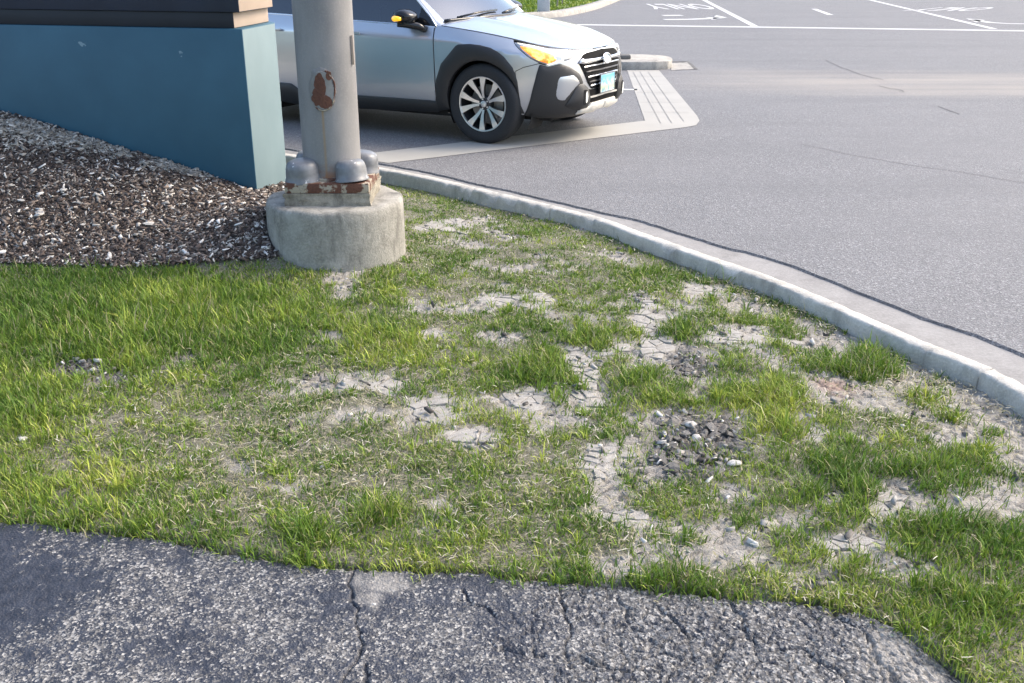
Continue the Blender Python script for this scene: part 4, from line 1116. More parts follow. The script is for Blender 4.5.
def CN(s, z):
    e = .004
    s0, s1 = min(max(s - e, SR), SN - 2 * e), min(max(s + e, SR + 2 * e), SN)
    n = (CPt(s1, z) - CPt(s0, z)).cross(CPt(s, z + e) - CPt(s, z - e))
    if n.length < 1e-12: return Vector((1, 0, 0))
    return n.normalized()
def inside(p, poly):
    c_ = False; n = len(poly); j = n - 1
    for i in range(n):
        if (poly[i][1] > p[1]) != (poly[j][1] > p[1]) and p[0] < (poly[j][0] - poly[i][0]) * (p[1] - poly[i][1]) / (poly[j][1] - poly[i][1]) + poly[i][0]: c_ = not c_
        j = i
    return c_
def edge_dist(p, poly):
    d = 9
    for a, b in zip(poly, poly[1:] + poly[:1]):
        ex, ey = b[0] - a[0], b[1] - a[1]; t = max(0, min(1, ((p[0] - a[0]) * ex + (p[1] - a[1]) * ey) / max(1e-9, ex * ex + ey * ey)))
        d = min(d, math.hypot(p[0] - a[0] - t * ex, p[1] - a[1] - t * ey))
    return d
def rnd(poly, rad=.012):
    """round the corners of a polygon"""
    out = []; n = len(poly)
    for i in range(n):
        a, b, c_ = Vector(poly[i - 1]), Vector(poly[i]), Vector(poly[(i + 1) % n])
        u, v = a - b, c_ - b; r_ = min(rad, u.length * .45, v.length * .45)
        p, q_ = b + u.normalized() * r_, b + v.normalized() * r_
        for t in (0, .5, 1): w = p.lerp(b, t).lerp(b.lerp(q_, t), t); out.append((w.x, w.y))
    return out
SURF = lambda s, z: (CPt(s, z), CN(s, z))
def patch(name, poly, off, mat, parent, th=.016, step=.03, bulge=0., bw=.02, side=-1, surf=SURF, roll=.004):
    """a panel cut from the body surface: outline in (s, z), raised by off, edges rolled over"""
    if surf is SURF: poly = [(wp(p[0]) if p[0] < SO else SN, p[1]) for p in poly]
    b2 = []
    for a, b in zip(poly, poly[1:] + poly[:1]):
        n = max(1, int(math.hypot(b[0] - a[0], b[1] - a[1]) / step))
        b2 += [(a[0] + (b[0] - a[0]) * k / n, a[1] + (b[1] - a[1]) * k / n) for k in range(n)]
    pts = [Vector(p) for p in b2]; nb = len(pts)
    lo = [min(p[i] for p in b2) for i in (0, 1)]; hi = [max(p[i] for p in b2) for i in (0, 1)]
    i = 0; zz = lo[1] + step * .5
    while zz < hi[1]:
        ss = lo[0] + step * (.5 if i % 2 else 0.)
        while ss < hi[0]:
            if inside((ss, zz), b2) and edge_dist((ss, zz), b2) > step * .38: pts.append(Vector((ss, zz)))
            ss += step
        zz += step * .87; i += 1
    ins = []                                     # a second ring just inside the edge, for the rolled border
    for k in range(nb):
        a, b = pts[k - 1], pts[(k + 1) % nb]; t = (b - a)
        if t.length < 1e-6: continue
        nn = Vector((-t.y, t.x)).normalized()
        for sg_ in (1, -1):
            q_ = pts[k] + nn * sg_ * .006
            if inside(q_, b2) and edge_dist(q_, b2) > .0045: ins.append(q_); break
    pts += ins
    r_ = delaunay_2d_cdt(pts, [(k, (k + 1) % nb) for k in range(nb)], [], 1, 1e-5)
    vs, fs = r_[0], [list(f) for f in r_[2]]
    V, N = [], []
    for v in vs:
        p, n = surf(v.x, v.y); d = edge_dist((v.x, v.y), b2)
        o = off - (roll if d < .002 else 0) + (bulge * (1 - math.exp(-(d / bw) ** 1.3)) if bulge else 0)
        V.append(p + n * o); N.append(n)
    if bulge:
        acc = [Vector() for _ in V]
        for f in fs:
            n = (V[f[1]] - V[f[0]]).cross(V[f[2]] - V[f[0]])
            if n.dot(N[f[0]]) < 0: n = -n
            for k in f: acc[k] += n
        N = [a.normalized() if a.length > 1e-12 else n for a, n in zip(acc, N)]
    cnt = {}
    for k, f in enumerate(fs):
        n = (V[f[1]] - V[f[0]]).cross(V[f[2]] - V[f[0]])
        if n.dot(N[f[0]]) < 0: fs[k] = f = f[::-1]
        for a, b in zip(f, f[1:] + f[:1]): cnt[a, b] = 1
    for (a, b) in list(cnt):
        if (b, a) in cnt: continue
        i0 = len(V); na = surf(vs[a].x, vs[a].y)[1]
        sn = (V[b] - V[a]).cross(na); sn = sn.normalized() if sn.length > 1e-9 else na
        V += [V[a], V[b], V[b] - na * th, V[a] - na * th]; N += [sn] * 4
        fs.append([i0 + 1, i0, i0 + 3, i0 + 2])
    if side > 0:
        V = [Vector((v.x, -v.y, v.z)) for v in V]; N = [Vector((n.x, -n.y, n.z)) for n in N]; fs = [f[::-1] for f in fs]
    return mesh(name, V, fs, mat, parent, normals=N)
def both(name, *a, **k):
    r_ = [patch(name, *a, side=sd, **k) for sd in (-1, 1)]; return r_
def mirrored(name, V, F, mat, parent, smooth=True):
    out = [mesh(name, V, F, mat, parent, smooth)]
    out.append(mesh(name, [(v[0], -v[1], v[2]) for v in V], [tuple(f)[::-1] for f in F], mat, parent, smooth)); return out
RW = -2.86                                      # rear axle
def wp(s): return float(np.interp(s, (-9, .3, .4, .6, .7, .8, .9, 1.0, 1.1, 1.4583), (-9, .3, .392, .594, .698, .805, .912, 1.01, 1.09, SN)))
def zt_(s): return ztop(CPt(s, .85).x)
SO = 1.458
def top(s0, s1, n=12, d=.005): return [(s0 + (s1 - s0) * k / n, zt_(wp(s0 + (s1 - s0) * k / n)) - d) for k in range(n + 1)]
def arc(cx, cz, r_, a0, a1, n=14): return [(cx + r_ * math.cos(math.radians(a0 + (a1 - a0) * k / n)), cz + r_ * math.sin(math.radians(a0 + (a1 - a0) * k / n))) for k in range(n + 1)]
# inner shell: dark, behind every shut line
S_ = list(np.linspace(SR, SN, 150)); Z_ = list(np.linspace(.2, 1.0, 30))
V = []
for s in S_:
    for z in Z_:
        zz = .2 + (z - .2) / .8 * (zt_(s) - .03 - .2); V.append(CPt(s, zz) - CN(s, zz) * .028)
F = []
for i in range(len(S_) - 1):
    for j in range(len(Z_) - 1):
        q_ = [i * 30 + j, (i + 1) * 30 + j, (i + 1) * 30 + j + 1, i * 30 + j + 1]; c_ = sum((V[k] for k in q_), Vector()) / 4
        if min(math.hypot(c_.x - w, c_.z - .35) for w in (0, RW)) < .42 and abs(c_.y) > .5: continue
        F.append(q_)
shell = mirrored("inner_shell", V, F, "underside", car)
V, F = box(XRE + .25, .55, -.62, .62, .20, .42, .03); mesh("underbody", V, F, "underside", car, smooth=40)
V, F = box(-3.7, -.5, -.80, .80, .42, .55, .03); mesh("floor_pan", V, F, "underside", car, smooth=40)
for w in (0, RW):                                # wheel-house liners
    for sd in (-1, 1):
        V = [(w + .44 * math.cos(a), sd * yy_, .35 + .44 * math.sin(a)) for a in np.linspace(-.5, math.pi + .5, 26) for yy_ in (.52, .79)]
        mesh("wheel_liner", V, grid_faces(26, 2), "underside", car)
        V, F = box(w - .42, w + .42, sd * .52 - .01, sd * .52 + .01, .32, .76); mesh("wheel_liner", V, F, "underside", car, smooth=False)

# painted panels
gap = .0035
fender = [(-.50 + gap, .33)] + [(-.497 + gap, .36), (-.494 + gap, .72), (-.50 + gap, .88), (-.515 + gap, 1.005)] + top(-.49, .28, 14) + [(.302, .886), (.387, .822), (.472, .759), (.542, .722), (.40, .690), (.318, .655)] + arc(-.01, .36, .405, 40, 178, 20) + [(-.42, .33)]
both("fender", fender, 0, "silver_paint", car)
bumper = [(.318, .649), (.40, .684), (.545, .716), (.60, .70)] + top(.62, SO, 18, .012) + [(SO, .24), (.9, .24), (.6, .25), (.37, .27), (.335, .45)]
both("bumper_cover", bumper, -.001, "silver_paint", car)
fdoor = [(-.503 - gap, .335), (-.497 - gap, .72), (-.503 - gap, .88), (-.52 - gap, 1.003)] + top(-.53, -1.56 + gap, 12, .012) + [(-1.56 + gap, .335)]
fd = both("front_door", fdoor, 0, "silver_paint", car)
rdoor = top(-1.56 - gap, -2.58, 12, .012) + [(-2.58 + gap, .84)] + arc(RW, .36, .43, 62, 5, 8) + [(-2.38, .335), (-1.56 - gap, .335)]
rd = both("rear_door", rdoor, 0, "silver_paint", car)
quarter = top(-2.59, SR, 24, .008) + [(SR, .42), (-3.45, .42), (-3.25, .45)] + arc(RW, .36, .405, 12, 178, 18)[::1][:0] + [(RW - .42, .36)] + arc(RW, .36, .405, 178, 60, 14) + [(-2.59, .80)]
both("quarter_panel", quarter, 0, "silver_paint", car)
both("rear_bumper", [(-3.26, .45), (-3.46, .42), (SR, .42), (SR, .22), (-3.3, .22), (-3.16, .3)], .012, "black_plastic", car, bulge=.01)
# sill cladding and wheel-arch cladding
both("sill_cladding", rnd([(-.49, .245), (-.47, .345), (-.56, .352), (-1.4, .345), (-2.1, .35), (-2.2, .41), (-2.39, .41), (-2.38, .22), (-2.2, .20), (-1.4, .215)], .02), .012, "black_plastic", car, bulge=.016, bw=.03)
def arch(cx, outer, name):
    inner = [(cx + .36 * math.cos(math.radians(a)) * (1.0), .362 + .372 * math.sin(math.radians(a))) for a in np.linspace(-12, 192, 26)]
    both(name, outer + [(p[0], p[1]) for p in inner], .008, "black_plastic", car, bulge=.014, bw=.03, step=.025, th=.05)
fo = [(-.532, .245), (-.497, .40), (-.483, .54), (-.421, .685), (-.262, .848), (-.235, .862), (-.106, .869), (0, .862), (.106, .843), (.17, .815), (.225, .773), (.297, .683), (.334, .565), (.346, .45), (.36, .36), (.40, .285)]
arch(-.015, fo, "front_arch_cladding")
ro = [(RW - .42, .26), (RW - .50, .36), (RW - .49, .54), (RW - .40, .72), (RW - .24, .855), (RW - .1, .872), (RW + .12, .868), (RW + .25, .845), (RW + .40, .68), (RW + .45, .54), (RW + .455, .40), (RW + .44, .25)]
arch(RW, ro[::-1][::-1][::-1], "rear_arch_cladding")
# nose details
for sd in (-1, 1):
    hl_ = patch("headlight", rnd([(.302, .888), (.463, .868), (.658, .827), (.837, .797), (.867, .768), (.825, .738), (.694, .718), (.618, .700), (.552, .724), (.472, .765), (.387, .828)], .01), .006, "lamp_glass", car, bulge=.012, step=.02, side=sd)
    patch("turn_signal", rnd([(.372, .852), (.472, .838), (.668, .775), (.695, .742), (.622, .716), (.556, .735), (.474, .775), (.40, .826)], .008), .018, "amber_lamp", hl_, bulge=.006, step=.015, side=sd)
    patch("running_light", rnd([(.335, .878), (.463, .858), (.658, .812), (.67, .795), (.47, .843), (.37, .865)], .004), .020, "white_lamp", hl_, step=.015, side=sd)
    patch("running_light", rnd([(.60, .708), (.618, .702), (.70, .720), (.76, .727), (.75, .738), (.69, .733)], .004), .020, "white_lamp", hl_, step=.015, side=sd)
    patch("projector", rnd([(.715, .772), (.745, .792), (.80, .785), (.82, .765), (.80, .748), (.735, .746)], .012), .019, "white_lamp", hl_, step=.015, bulge=.008, bw=.015, side=sd)
    bb = patch("bumper_cladding", rnd([(.542, .714), (.617, .690), (.729, .712), (.823, .676), (.927, .61), (.975, .533), (.90, .45), (.80, .36), (.95, .315), (1.05, .285), (1.0, .235), (.773, .232), (.56, .245), (.395, .27), (.415, .31), (.474, .517), (.507, .628)], .015), .010, "black_plastic", car, bulge=.012, step=.025, side=sd, th=.03)
    patch("bumper_insert", rnd([(.690, .628), (.84, .638), (.905, .589), (.95, .534), (.862, .472), (.75, .366), (.66, .388), (.640, .447), (.664, .585)], .018), .016, "silver_paint", bb, bulge=.010, step=.025, side=sd, bw=.03)
    fs_ = patch("fog_light_surround", rnd([(.753, .350), (.862, .500), (.90, .528), (.965, .522), (1.04, .475), (1.075, .40), (1.06, .31), (.93, .295)], .02), .030, "black_plastic", car, bulge=.028, bw=.05, step=.022, side=sd, th=.04)
    patch("fog_light", [(.955 + .036 * math.cos(a), .415 + .062 * math.sin(a)) for a in np.linspace(0, 2 * math.pi, 20, endpoint=False)], .058, "gloss_black", fs_, step=.015, side=sd)
    patch("fog_lens", [(.965 + .013 * math.cos(a), .415 + .046 * math.sin(a)) for a in np.linspace(0, 2 * math.pi, 16, endpoint=False)], .064, "white_lamp", fs_, step=.012, side=sd)
    gr = patch("grille", rnd([(.93, .705), (.985, .770), (1.05, .782), (SO, .795), (SO, .46), (1.14, .465), (1.06, .525)], .012)[:], .008, "grille_black", car, step=.03, side=sd)
    patch("grille_frame", [(.925, .70), (.985, .690), (1.20, .700), (SO, .705), (SO, .727), (1.20, .725), (1.0, .727), (.955, .735)], .026, "chrome", gr, step=.02, side=sd, bulge=.008, bw=.01)
    for k, zb in enumerate((.655, .61, .565, .52, .487)):
        patch("grille_bar", [(.99 + .03 * k, zb), (1.10 + .02 * k, zb + .006), (SO, zb + .006), (SO, zb + .020), (1.10 + .02 * k, zb + .020), (.985 + .03 * k, zb + .014)], .020, "chrome" if k in (0, 2, 4) else "alloy_dark", gr, step=.025, side=sd, bulge=.006, bw=.008)
    lg = patch("lower_grille", rnd([(1.05, .47), (1.14, .460), (SO, .455), (SO, .325), (1.10, .325), (1.06, .40)], .01), .012, "grille_black", car, step=.03, side=sd)
    patch("lower_grille_bar", [(1.09, .390), (SO, .398), (SO, .412), (1.08, .402)], .028, "guard_silver", lg, step=.025, side=sd)
    patch("skid_guard", rnd([(.90, .268), (.93, .322), (1.08, .318), (1.12, .345), (SO, .348), (SO, .275), (1.3, .275), (1.26, .262), (1.1, .262), (1.06, .27)], .01), .030, "guard_silver", car, bulge=.016, step=.022, side=sd, th=.05)
# emblem: oval with stars, and number plate
def nose_pt(y, z, o): p = CPt(SN, z); return Vector((p.x + o - .10 * y * y, y, z))
em = [nose_pt(.078 * math.cos(a), .716 + .042 * math.sin(a), .042) for a in np.linspace(0, 2 * math.pi, 32, endpoint=False)]
V, F = tube(em, .008, 8, True); emb = mesh("emblem", V, F, "chrome", car)
V = [nose_pt(0, .716, .044)] + [nose_pt(.074 * math.cos(a), .716 + .038 * math.sin(a), .040) for a in np.linspace(0, 2 * math.pi, 32, endpoint=False)]
mesh("emblem_field", V, [(0, 1 + k, 1 + (k + 1) % 32) for k in range(32)], "number_plate_print", emb)
for (sy, sz, sr) in ((-.03, .73, .015), (.005, .722, .010), (.03, .728, .010), (-.005, .704, .010), (.022, .705, .010), (.045, .714, .009)):
    V = [nose_pt(sy + (sr if k % 2 == 0 else sr * .3) * math.sin(k * math.pi / 4), sz + (sr if k % 2 == 0 else sr * .3) * math.cos(k * math.pi / 4), .050) for k in range(8)]
    mesh("emblem_star", V, [tuple(range(8))], "chrome", emb, smooth=False)
xp = CPt(SN, .505).x + .035
V, F = box(-.006, .006, -.155, .155, -.08, .08, .003); plate = mesh("number_plate", V, F, "number_plate_print", car, smooth=30, loc=(xp, 0, .502))
V = []
for (a, b, c_, d) in ((-.158, .158, .078, .084), (-.158, .158, -.084, -.078), (-.16, -.153, -.084, .084), (.153, .16, -.084, .084)):
    V.append((a, b, c_, d))
for a in V:
    v_, f_ = box(-.009, .009, *a); mesh("plate_frame", v_, f_, "chrome", plate, smooth=False)

# bonnet: crowned sheet with two creases, front edge rolled into the nose
es = [CPt(s, zt_(s)) for s in np.linspace(-.60, SN, 240)]
ex_ = [p.x for p in es]; ey_ = [-p.y for p in es]
def hood_z(x, w, ye):                       # w = 0 centre .. 1 edge
    crown = .062 - .040 * max(0, min(1, (x + .45) / 1.2)); y = w * ye; crown *= min(1, ye / .62) ** 1.5
    rl = .014 * math.exp(-((abs(y) - (.30 + .10 * max(0, -x + .6))) / .07) ** 2) * min(1, max(0, (.67 - x) / .3))
    lead = -.02 * max(0, (x - .60) / .14) ** 2
    return ztop(x) + crown * (1 - w ** 2.4) + rl + lead * (1 - w) * .5
xsH = list(np.linspace(-.46, .53, 50)) + list(.53 + (ex_[-1] - .004 - .53) * np.sin(np.linspace(0, 1, 26)[1:] * math.pi / 2))
V = []; NW = 41
for x_ in xsH:
    ye = float(np.interp(x_, ex_, ey_)) - .003
    for k in range(NW):
        w = -1 + 2 * k / (NW - 1); V.append((x_, w * ye, hood_z(x_, abs(w), ye)))
n0 = len(V); F = [f[::-1] for f in grid_faces(len(xsH), NW)]
per = [i * NW for i in range(len(xsH))], [i * NW + NW - 1 for i in range(len(xsH))]
for L in per:
    b0 = len(V)
    for i in L: x_, y_, z_ = V[i]; V.append((x_, y_ * .985, z_ - .02))
    for i in range(len(L) - 1):
        f = (L[i], L[i + 1], b0 + i + 1, b0 + i); F.append(f if L is per[1] else f[::-1])
hood = mesh("bonnet", V, F, "silver_paint", car, smooth=60)
if hood.data.polygons[NW * 10].normal.z < 0: hood.data.flip_normals()
# windscreen
def WB(y): a = y / .735; return Vector((-.335 - .16 * a * a, y, 1.052 - .016 * a * a))
def WTp(y): a = y / .735; return Vector((-1.22 - .10 * a * a, y * .78, 1.575 - .045 * a * a))
V = []
for i in range(15):
    for k in range(31):
        y = -.735 + 1.47 * k / 30; t = i / 14; p = WB(y).lerp(WTp(y), t) + Vector((.35, 0, .6)).normalized() * .03 * math.sin(math.pi * t); V.append(p)
ws_ = mesh("windscreen", V, grid_faces(15, 31), "windscreen_glass", car)
V, F = tube([WB(y) + Vector((.014, 0, .006)) for y in np.linspace(-.745, .745, 30)], .016, 8); mesh("cowl_trim", V, F, "gloss_black", ws_)
for (a, b) in ((-.60, .02), (.05, .62)):
    V, F = tube([WB(a) + Vector((.0, 0, .025)), WB((a + b) / 2) + Vector((-.03, 0, .05)), WB(b) + Vector((-.05, 0, .055))], .010, 6); mesh("wiper", V, F, "gloss_black", ws_)
# side glass plane leaning in above the belt
def yside(x, z): zb = ztop(x) - .012; yb = -CPt(max(min(x, XC), XR), zb).y; return -(yb - .012 - (z - zb) * .42 - .10 * (z - zb) ** 2)
def WS(s, z):
    p = Vector((s, yside(s, z), z)); e = .01
    n = Vector((e, yside(s + e, z) - p.y, 0)).cross(Vector((0, yside(s, z + e) - p.y, e))); return p, n.normalized()
def belt(x): return ztop(x) - .022
fw = [(-.515, belt(-.51) + .002), (-.60, 1.085), (-.775, 1.222), (-1.0, 1.38), (-1.22, 1.475), (-1.53, 1.51), (-1.53, belt(-1.53)), (-1.0, belt(-1.0))]
rw = [(-1.61, 1.512), (-2.1, 1.50), (-2.47, 1.46), (-2.52, belt(-2.5)), (-1.61, belt(-1.61))]
qw = [(-2.58, 1.45), (-3.0, 1.38), (-3.3, 1.25), (-3.28, 1.16), (-2.63, 1.12)]
for sd in (-1, 1):
    D, R_ = fd[0 if sd < 0 else 1], rd[0 if sd < 0 else 1]
    patch("window", fw, .004, "side_glass", D, th=.004, step=.05, side=sd, surf=WS)
    patch("window", rw, .004, "side_glass", R_, th=.004, step=.05, side=sd, surf=WS)
    patch("quarter_window", qw, .004, "side_glass", car, th=.004, step=.05, side=sd, surf=WS)
    patch("pillar_trim", [(-1.53, 1.51), (-1.61, 1.512), (-1.61, belt(-1.61)), (-1.53, belt(-1.53))], .006, "gloss_black", car, step=.05, side=sd, surf=WS)
    patch("pillar_trim", [(-2.47, 1.46), (-2.58, 1.45), (-2.63, 1.12), (-2.52, belt(-2.5))], .006, "gloss_black", car, step=.05, side=sd, surf=WS)
    patch("corner_trim", [(-.525, belt(-.52) + .006), (-.60, 1.08), (-.70, 1.16), (-.715, belt(-.71)), (-.60, belt(-.6))], .007, "gloss_black", D, step=.04, side=sd, surf=WS)
    patch("upper_quarter", [(-2.58, 1.455), (-3.02, 1.39), (-3.33, 1.25), (-3.30, 1.15), (-2.62, 1.11), (-2.52, belt(-2.5)), (-3.3, 1.075), (-3.62, 1.09), (-3.45, 1.30), (-3.2, 1.46), (-2.9, 1.52), (-2.5, 1.55), (-2.49, 1.48)], .0, "silver_paint", car, step=.05, side=sd, surf=WS)
    # chrome line along the belt and up the pillar
    L = [Vector((x, yside(x, belt(x)) - .008, belt(x) - .001)) for x in np.linspace(-2.55, -.515, 24)]
    L += [Vector((a, yside(a, b) - .008, b)) for a, b in ((-.50, belt(-.51) + .004), (-.51, 1.012), (-.60, 1.093), (-.775, 1.230), (-1.0, 1.388), (-1.22, 1.483), (-1.6, 1.521), (-2.1, 1.509), (-2.5, 1.468))]
    V, F = tube([Vector((p.x, p.y * -sd, p.z)) for p in L], .0085, 8); mesh("window_trim", V, F, "chrome", D)
    # A-pillar and roof rail in body colour
    E1 = [WB(.735).lerp(WTp(.735), t) + Vector((.35, 0, .6)).normalized() * .03 * math.sin(math.pi * t) for t in np.linspace(-.06, 1, 16)]
    xz = [(-.40, .985), (-.46, .985), (-.50, 1.0), (-.60, 1.10), (-.775, 1.238), (-.9, 1.325), (-1.0, 1.396), (-1.1, 1.44), (-1.22, 1.492), (-1.3, 1.505)]
    E2 = resample([Vector((a, -yside(a, b) + .003, b)) for a, b in xz], 16)
    V = []
    for p, q_ in zip(E1, E2):
        nn = Vector((.3, .75, .5)).normalized()
        for t in np.linspace(0, 1, 7): w = p.lerp(q_, t) + nn * .018 * math.sin(math.pi * t); V.append((w.x, w.y * sd, w.z))
    F = grid_faces(16, 7); mesh("roof_pillar", V, F if sd < 0 else [f[::-1] for f in F], "silver_paint", car)
    # door handle
    for (hx, dr) in ((-1.40, D), (-2.36, R_)):
        hb = CPt(hx, .90); V, F = box(hx - .11, hx + .11, hb.y - .035, hb.y - .015, .905, .935, .008); V = [(v[0], v[1] * -sd, v[2]) for v in V]
        mesh("handle", V, F if sd < 0 else [f[::-1] for f in F], "silver_paint", dr, smooth=40)
    # mirror: housing, amber repeater, stalk
    bm = bmesh.new(); bmesh.ops.create_uvsphere(bm, u_segments=20, v_segments=12, radius=1)
    for v in bm.verts:
        a = v.co.copy(); sx_ = 1 if a.x < 0 else .85
        v.co = Vector((-.745 + .110 * math.copysign(abs(a.x) ** .75, a.x) * sx_, (.985 + .105 * math.copysign(abs(a.y) ** .8, a.y)) * sd, 1.088 + .062 * math.copysign(abs(a.z) ** .8, a.z) + (-.022 if a.z > 0 else .0) * max(0, a.x) * 1.5 * abs(a.z)))
    V, F = from_bm(bm); mi = mesh("mirror", V, F if sd > 0 else [f[::-1] for f in F], "gloss_black", D)
    V, F = tube([(-.845, sd * 1.04, 1.070), (-.80, sd * 1.085, 1.070), (-.755, sd * 1.096, 1.072), (-.725, sd * 1.094, 1.07)], [.018, .026, .022, .014], 10)
    mesh("repeater", V, F, "mirror_amber_lamp", mi)
    V, F = tube([(-.80, sd * 1.045, 1.027), (-.74, sd * .99, 1.022), (-.66, sd * .92, 1.0), (-.60, sd * .875, .965)], [.030, .036, .034, .03], 10); mesh("stalk", V, F, "gloss_black", mi)
# roof, tailgate, lamps
V = []
for i in range(22):
    t = i / 21
    for k in range(21):
        a = -1 + 2 * k / 20; f_ = WTp(.735 * a); x_ = f_.x + (-3.42 - f_.x) * t; yb = .575 + .045 * math.sin(math.pi * min(1, t * 1.1)) - .06 * t
        V.append((x_, a * yb, 1.575 - .045 * a * a + .05 * math.sin(math.pi * min(1, t * 1.05 + .03)) - .06 * t * t))
mesh("roof", V, grid_faces(22, 21), "silver_paint", car)
for sd in (-1, 1):
    V = []
    for i in range(20):
        t = i / 19; x_ = -1.25 - t * 2.0; zt2 = 1.53 + .045 * math.sin(math.pi * min(1, t * 1.05 + .03)) - .06 * t * t
        for q_ in range(4):
            w = q_ / 3; zz = 1.49 + (zt2 - 1.49) * w; ys_ = -yside(x_, 1.50); V.append((x_, (ys_ + (.585 - ys_) * w + .012 * math.sin(math.pi * w)) * sd, zz - .05 * t * (1 - w)))
    F = grid_faces(20, 4); mesh("roof_side", V, F, "silver_paint", car)
    V, F = tube([(-1.35, .60 * sd, 1.57), (-1.5, .60 * sd, 1.635), (-2.4, .615 * sd, 1.65), (-3.1, .59 * sd, 1.60), (-3.25, .58 * sd, 1.54)], .022, 8); mesh("roof_rail", V, F, "black_plastic", car)
    patch("tail_lamp", rnd([(-3.35, 1.02), (-3.42, .86), (-3.85, .88), (-3.95, .98), (-3.6, 1.04)], .02), .010, "tail_red", car, bulge=.01, side=sd)
V = []
for i in range(8):
    for k in range(13):
        a = -1 + 2 * k / 12; t = i / 7; V.append((-3.42 - .42 * t - .06 * (1 - a * a), a * (.52 + .22 * t), 1.50 - .44 * t))
mesh("rear_window", V, grid_faces(8, 13), "side_glass", car)
V = [(-3.84 - .06 * (1 - (k / 6 - 1) ** 2), (k / 6 - 1) * .74, z) for z in (1.07, .98) for k in range(13)]
mesh("tailgate_ledge", V, grid_faces(2, 13), "silver_paint", car)
# cabin
V, F = box(-.95, -.44, -.74, .74, .80, 1.015, .05); mesh("dashboard", V, F, "seat_cloth", car, smooth=50)
for y0 in (-.38, .38):
    V, F = box(-1.62, -1.10, y0 - .25, y0 + .25, .55, .72, .05); st = mesh("seat", V, F, "seat_cloth", car, smooth=50)
    V, F = box(-1.78, -1.62, y0 - .25, y0 + .25, .60, 1.27, .06); mesh("backrest", V, F, "seat_cloth", st, smooth=50)
    V, F = box(-1.80, -1.70, y0 - .13, y0 + .13, 1.31, 1.47, .04); mesh("headrest", V, F, "seat_cloth", st, smooth=50)
V, F = box(-2.75, -2.58, -.64, .64, .60, 1.25, .06); mesh("rear_bench", V, F, "seat_cloth", car, smooth=50)
V, F = tube([(-.98 + .07 * math.sin(a), .38 + .185 * math.cos(a), 1.0 + .17 * math.sin(a)) for a in np.linspace(0, 2 * math.pi, 28, endpoint=False)], .016, 8, True); mesh("steering_wheel", V, F, "gloss_black", car)

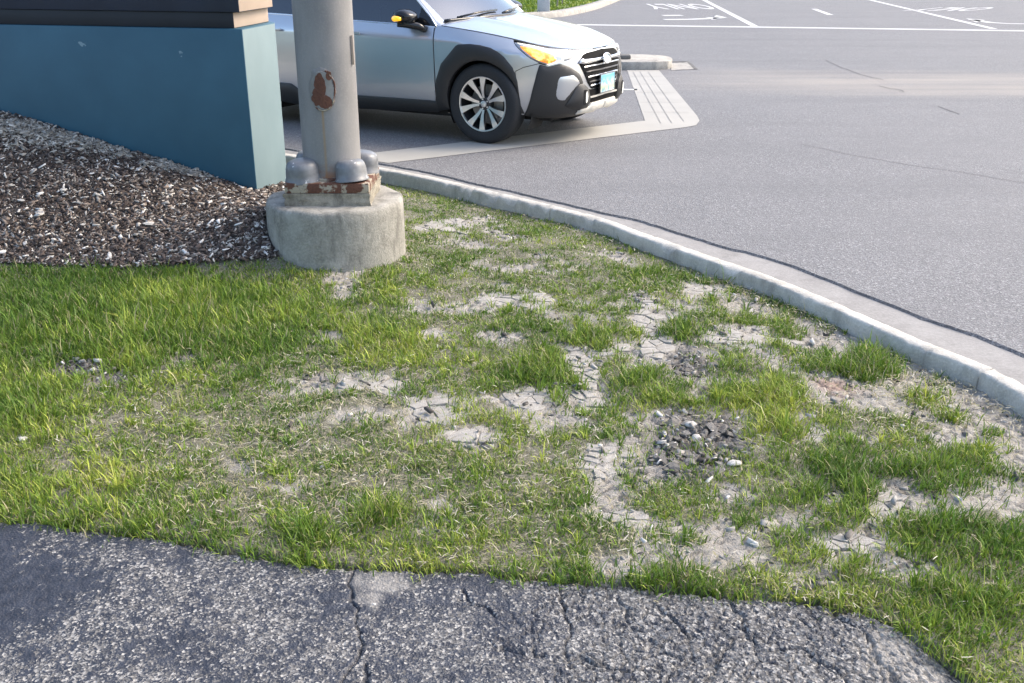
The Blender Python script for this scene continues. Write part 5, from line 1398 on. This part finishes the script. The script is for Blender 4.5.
# wheels
def lathe_y(prof, n): return lathe(prof, n, 'Y')
TY = lathe_y([(.245, .100), (.262, .108), (.290, .113), (.322, .110), (.344, .098), (.353, .080), (.355, .05), (.3555, 0), (.355, -.05), (.353, -.080), (.344, -.098), (.322, -.11), (.29, -.113), (.245, -.10)], 64)
RB = lathe_y([(.247, -.102), (.238, -.104), (.2335, -.094), (.229, -.07), (.215, -.02), (.21, .09), (.24, .10)], 64)
RL = lathe_y([(.2275, -.088), (.230, -.1045), (.2405, -.1065), (.2445, -.100)], 64)
DI = lathe_y([(.0, -.012), (.165, -.012), (.165, .012)], 40)
HC = lathe_y([(.0, -.088), (.020, -.088), (.028, -.084), (.030, -.06)], 24)
HB = lathe_y([(.03, -.072), (.056, -.070), (.066, -.060), (.07, .0)], 30)
def spoke(a0):
    """one of ten blades: bright face narrowing toward the hub, dark sides"""
    V = []
    for r_, w, sh, yf in ((.052, .011, .006, -.070), (.10, .013, .010, -.080), (.15, .018, .008, -.090), (.195, .025, .003, -.096), (.232, .031, 0, -.099)):
        for (dw, dy) in ((-1, .0), (1, .0), (1, .035), (-1, .035)):
            x_, z_ = r_, dw * w * (.9 if dy else 1) + sh
            V.append((x_ * math.cos(a0) - z_ * math.sin(a0), yf + dy, x_ * math.sin(a0) + z_ * math.cos(a0)))
    F = [(i * 4 + k, i * 4 + (k + 1) % 4, (i + 1) * 4 + (k + 1) % 4, (i + 1) * 4 + k) for i in range(4) for k in range(4)] + [(0, 1, 2, 3), (19, 18, 17, 16)]
    return V, F
def mk(name, vf, mat, smooth=True):
    me = bpy.data.meshes.new(name); me.from_pydata([tuple(v) for v in vf[0]], [], vf[1])
    bm = bmesh.new(); bm.from_mesh(me); bmesh.ops.recalc_face_normals(bm, faces=bm.faces[:]); bm.to_mesh(me); bm.free()
    if smooth: me.shade_smooth(); me.set_sharp_from_angle(angle=math.radians(35))
    for m_ in (mat if isinstance(mat, tuple) else (mat,)): me.materials.append(M[m_])
    return me
WM = [("tyre", mk("tyre", TY, "rubber")), ("rim_barrel", mk("rim_barrel", RB, "alloy_dark")), ("rim_lip", mk("rim_lip", RL, "alloy_face")), ("brake_disc", mk("brake_disc", DI, "brake_steel")), ("hub_cap", mk("hub_cap", HC, "alloy_face")), ("hub", mk("hub", HB, "alloy_dark"))]
for k in range(5):
    for s_ in (-1, 1):
        a = math.radians(90 + 72 * k + s_ * 18.5); vf = spoke(a)
        if s_ < 0:
            vf = ([(v[0], v[1], v[2]) for v in spoke(0)[0]], spoke(0)[1]); vf = ([(v[0] * math.cos(a) + v[2] * math.sin(a), v[1], v[0] * math.sin(a) - v[2] * math.cos(a)) for v in vf[0]], [f[::-1] for f in vf[1]])
        me = mk("spoke", vf, ("alloy_face", "alloy_dark"))
        for p in me.polygons:
            if abs(p.normal.y) < .6: p.material_index = 1
        WM.append(("spoke", me))
for k in range(5):
    a = math.radians(54 + 72 * k); vf = lathe_y([(0, -.078), (.008, -.078), (.009, -.06)], 6); vf = ([(v[0] + .043 * math.cos(a), v[1], v[2] + .043 * math.sin(a)) for v in vf[0]], vf[1]); WM.append(("lug_nut", mk("lug_nut", vf, "alloy_face")))
for (wx, wy, rot) in ((-.012, -.795, 0), (-.012, .795, math.pi), (RW, -.795, 0), (RW, .795, math.pi)):
    w = empty("wheel", (wx, wy, .352), rot, car)
    for nm, me in WM:
        o = bpy.data.objects.new(nm, me); link(o, w)
        if nm != "tyre" : o.rotation_euler = (0, .35 + wx, 0)
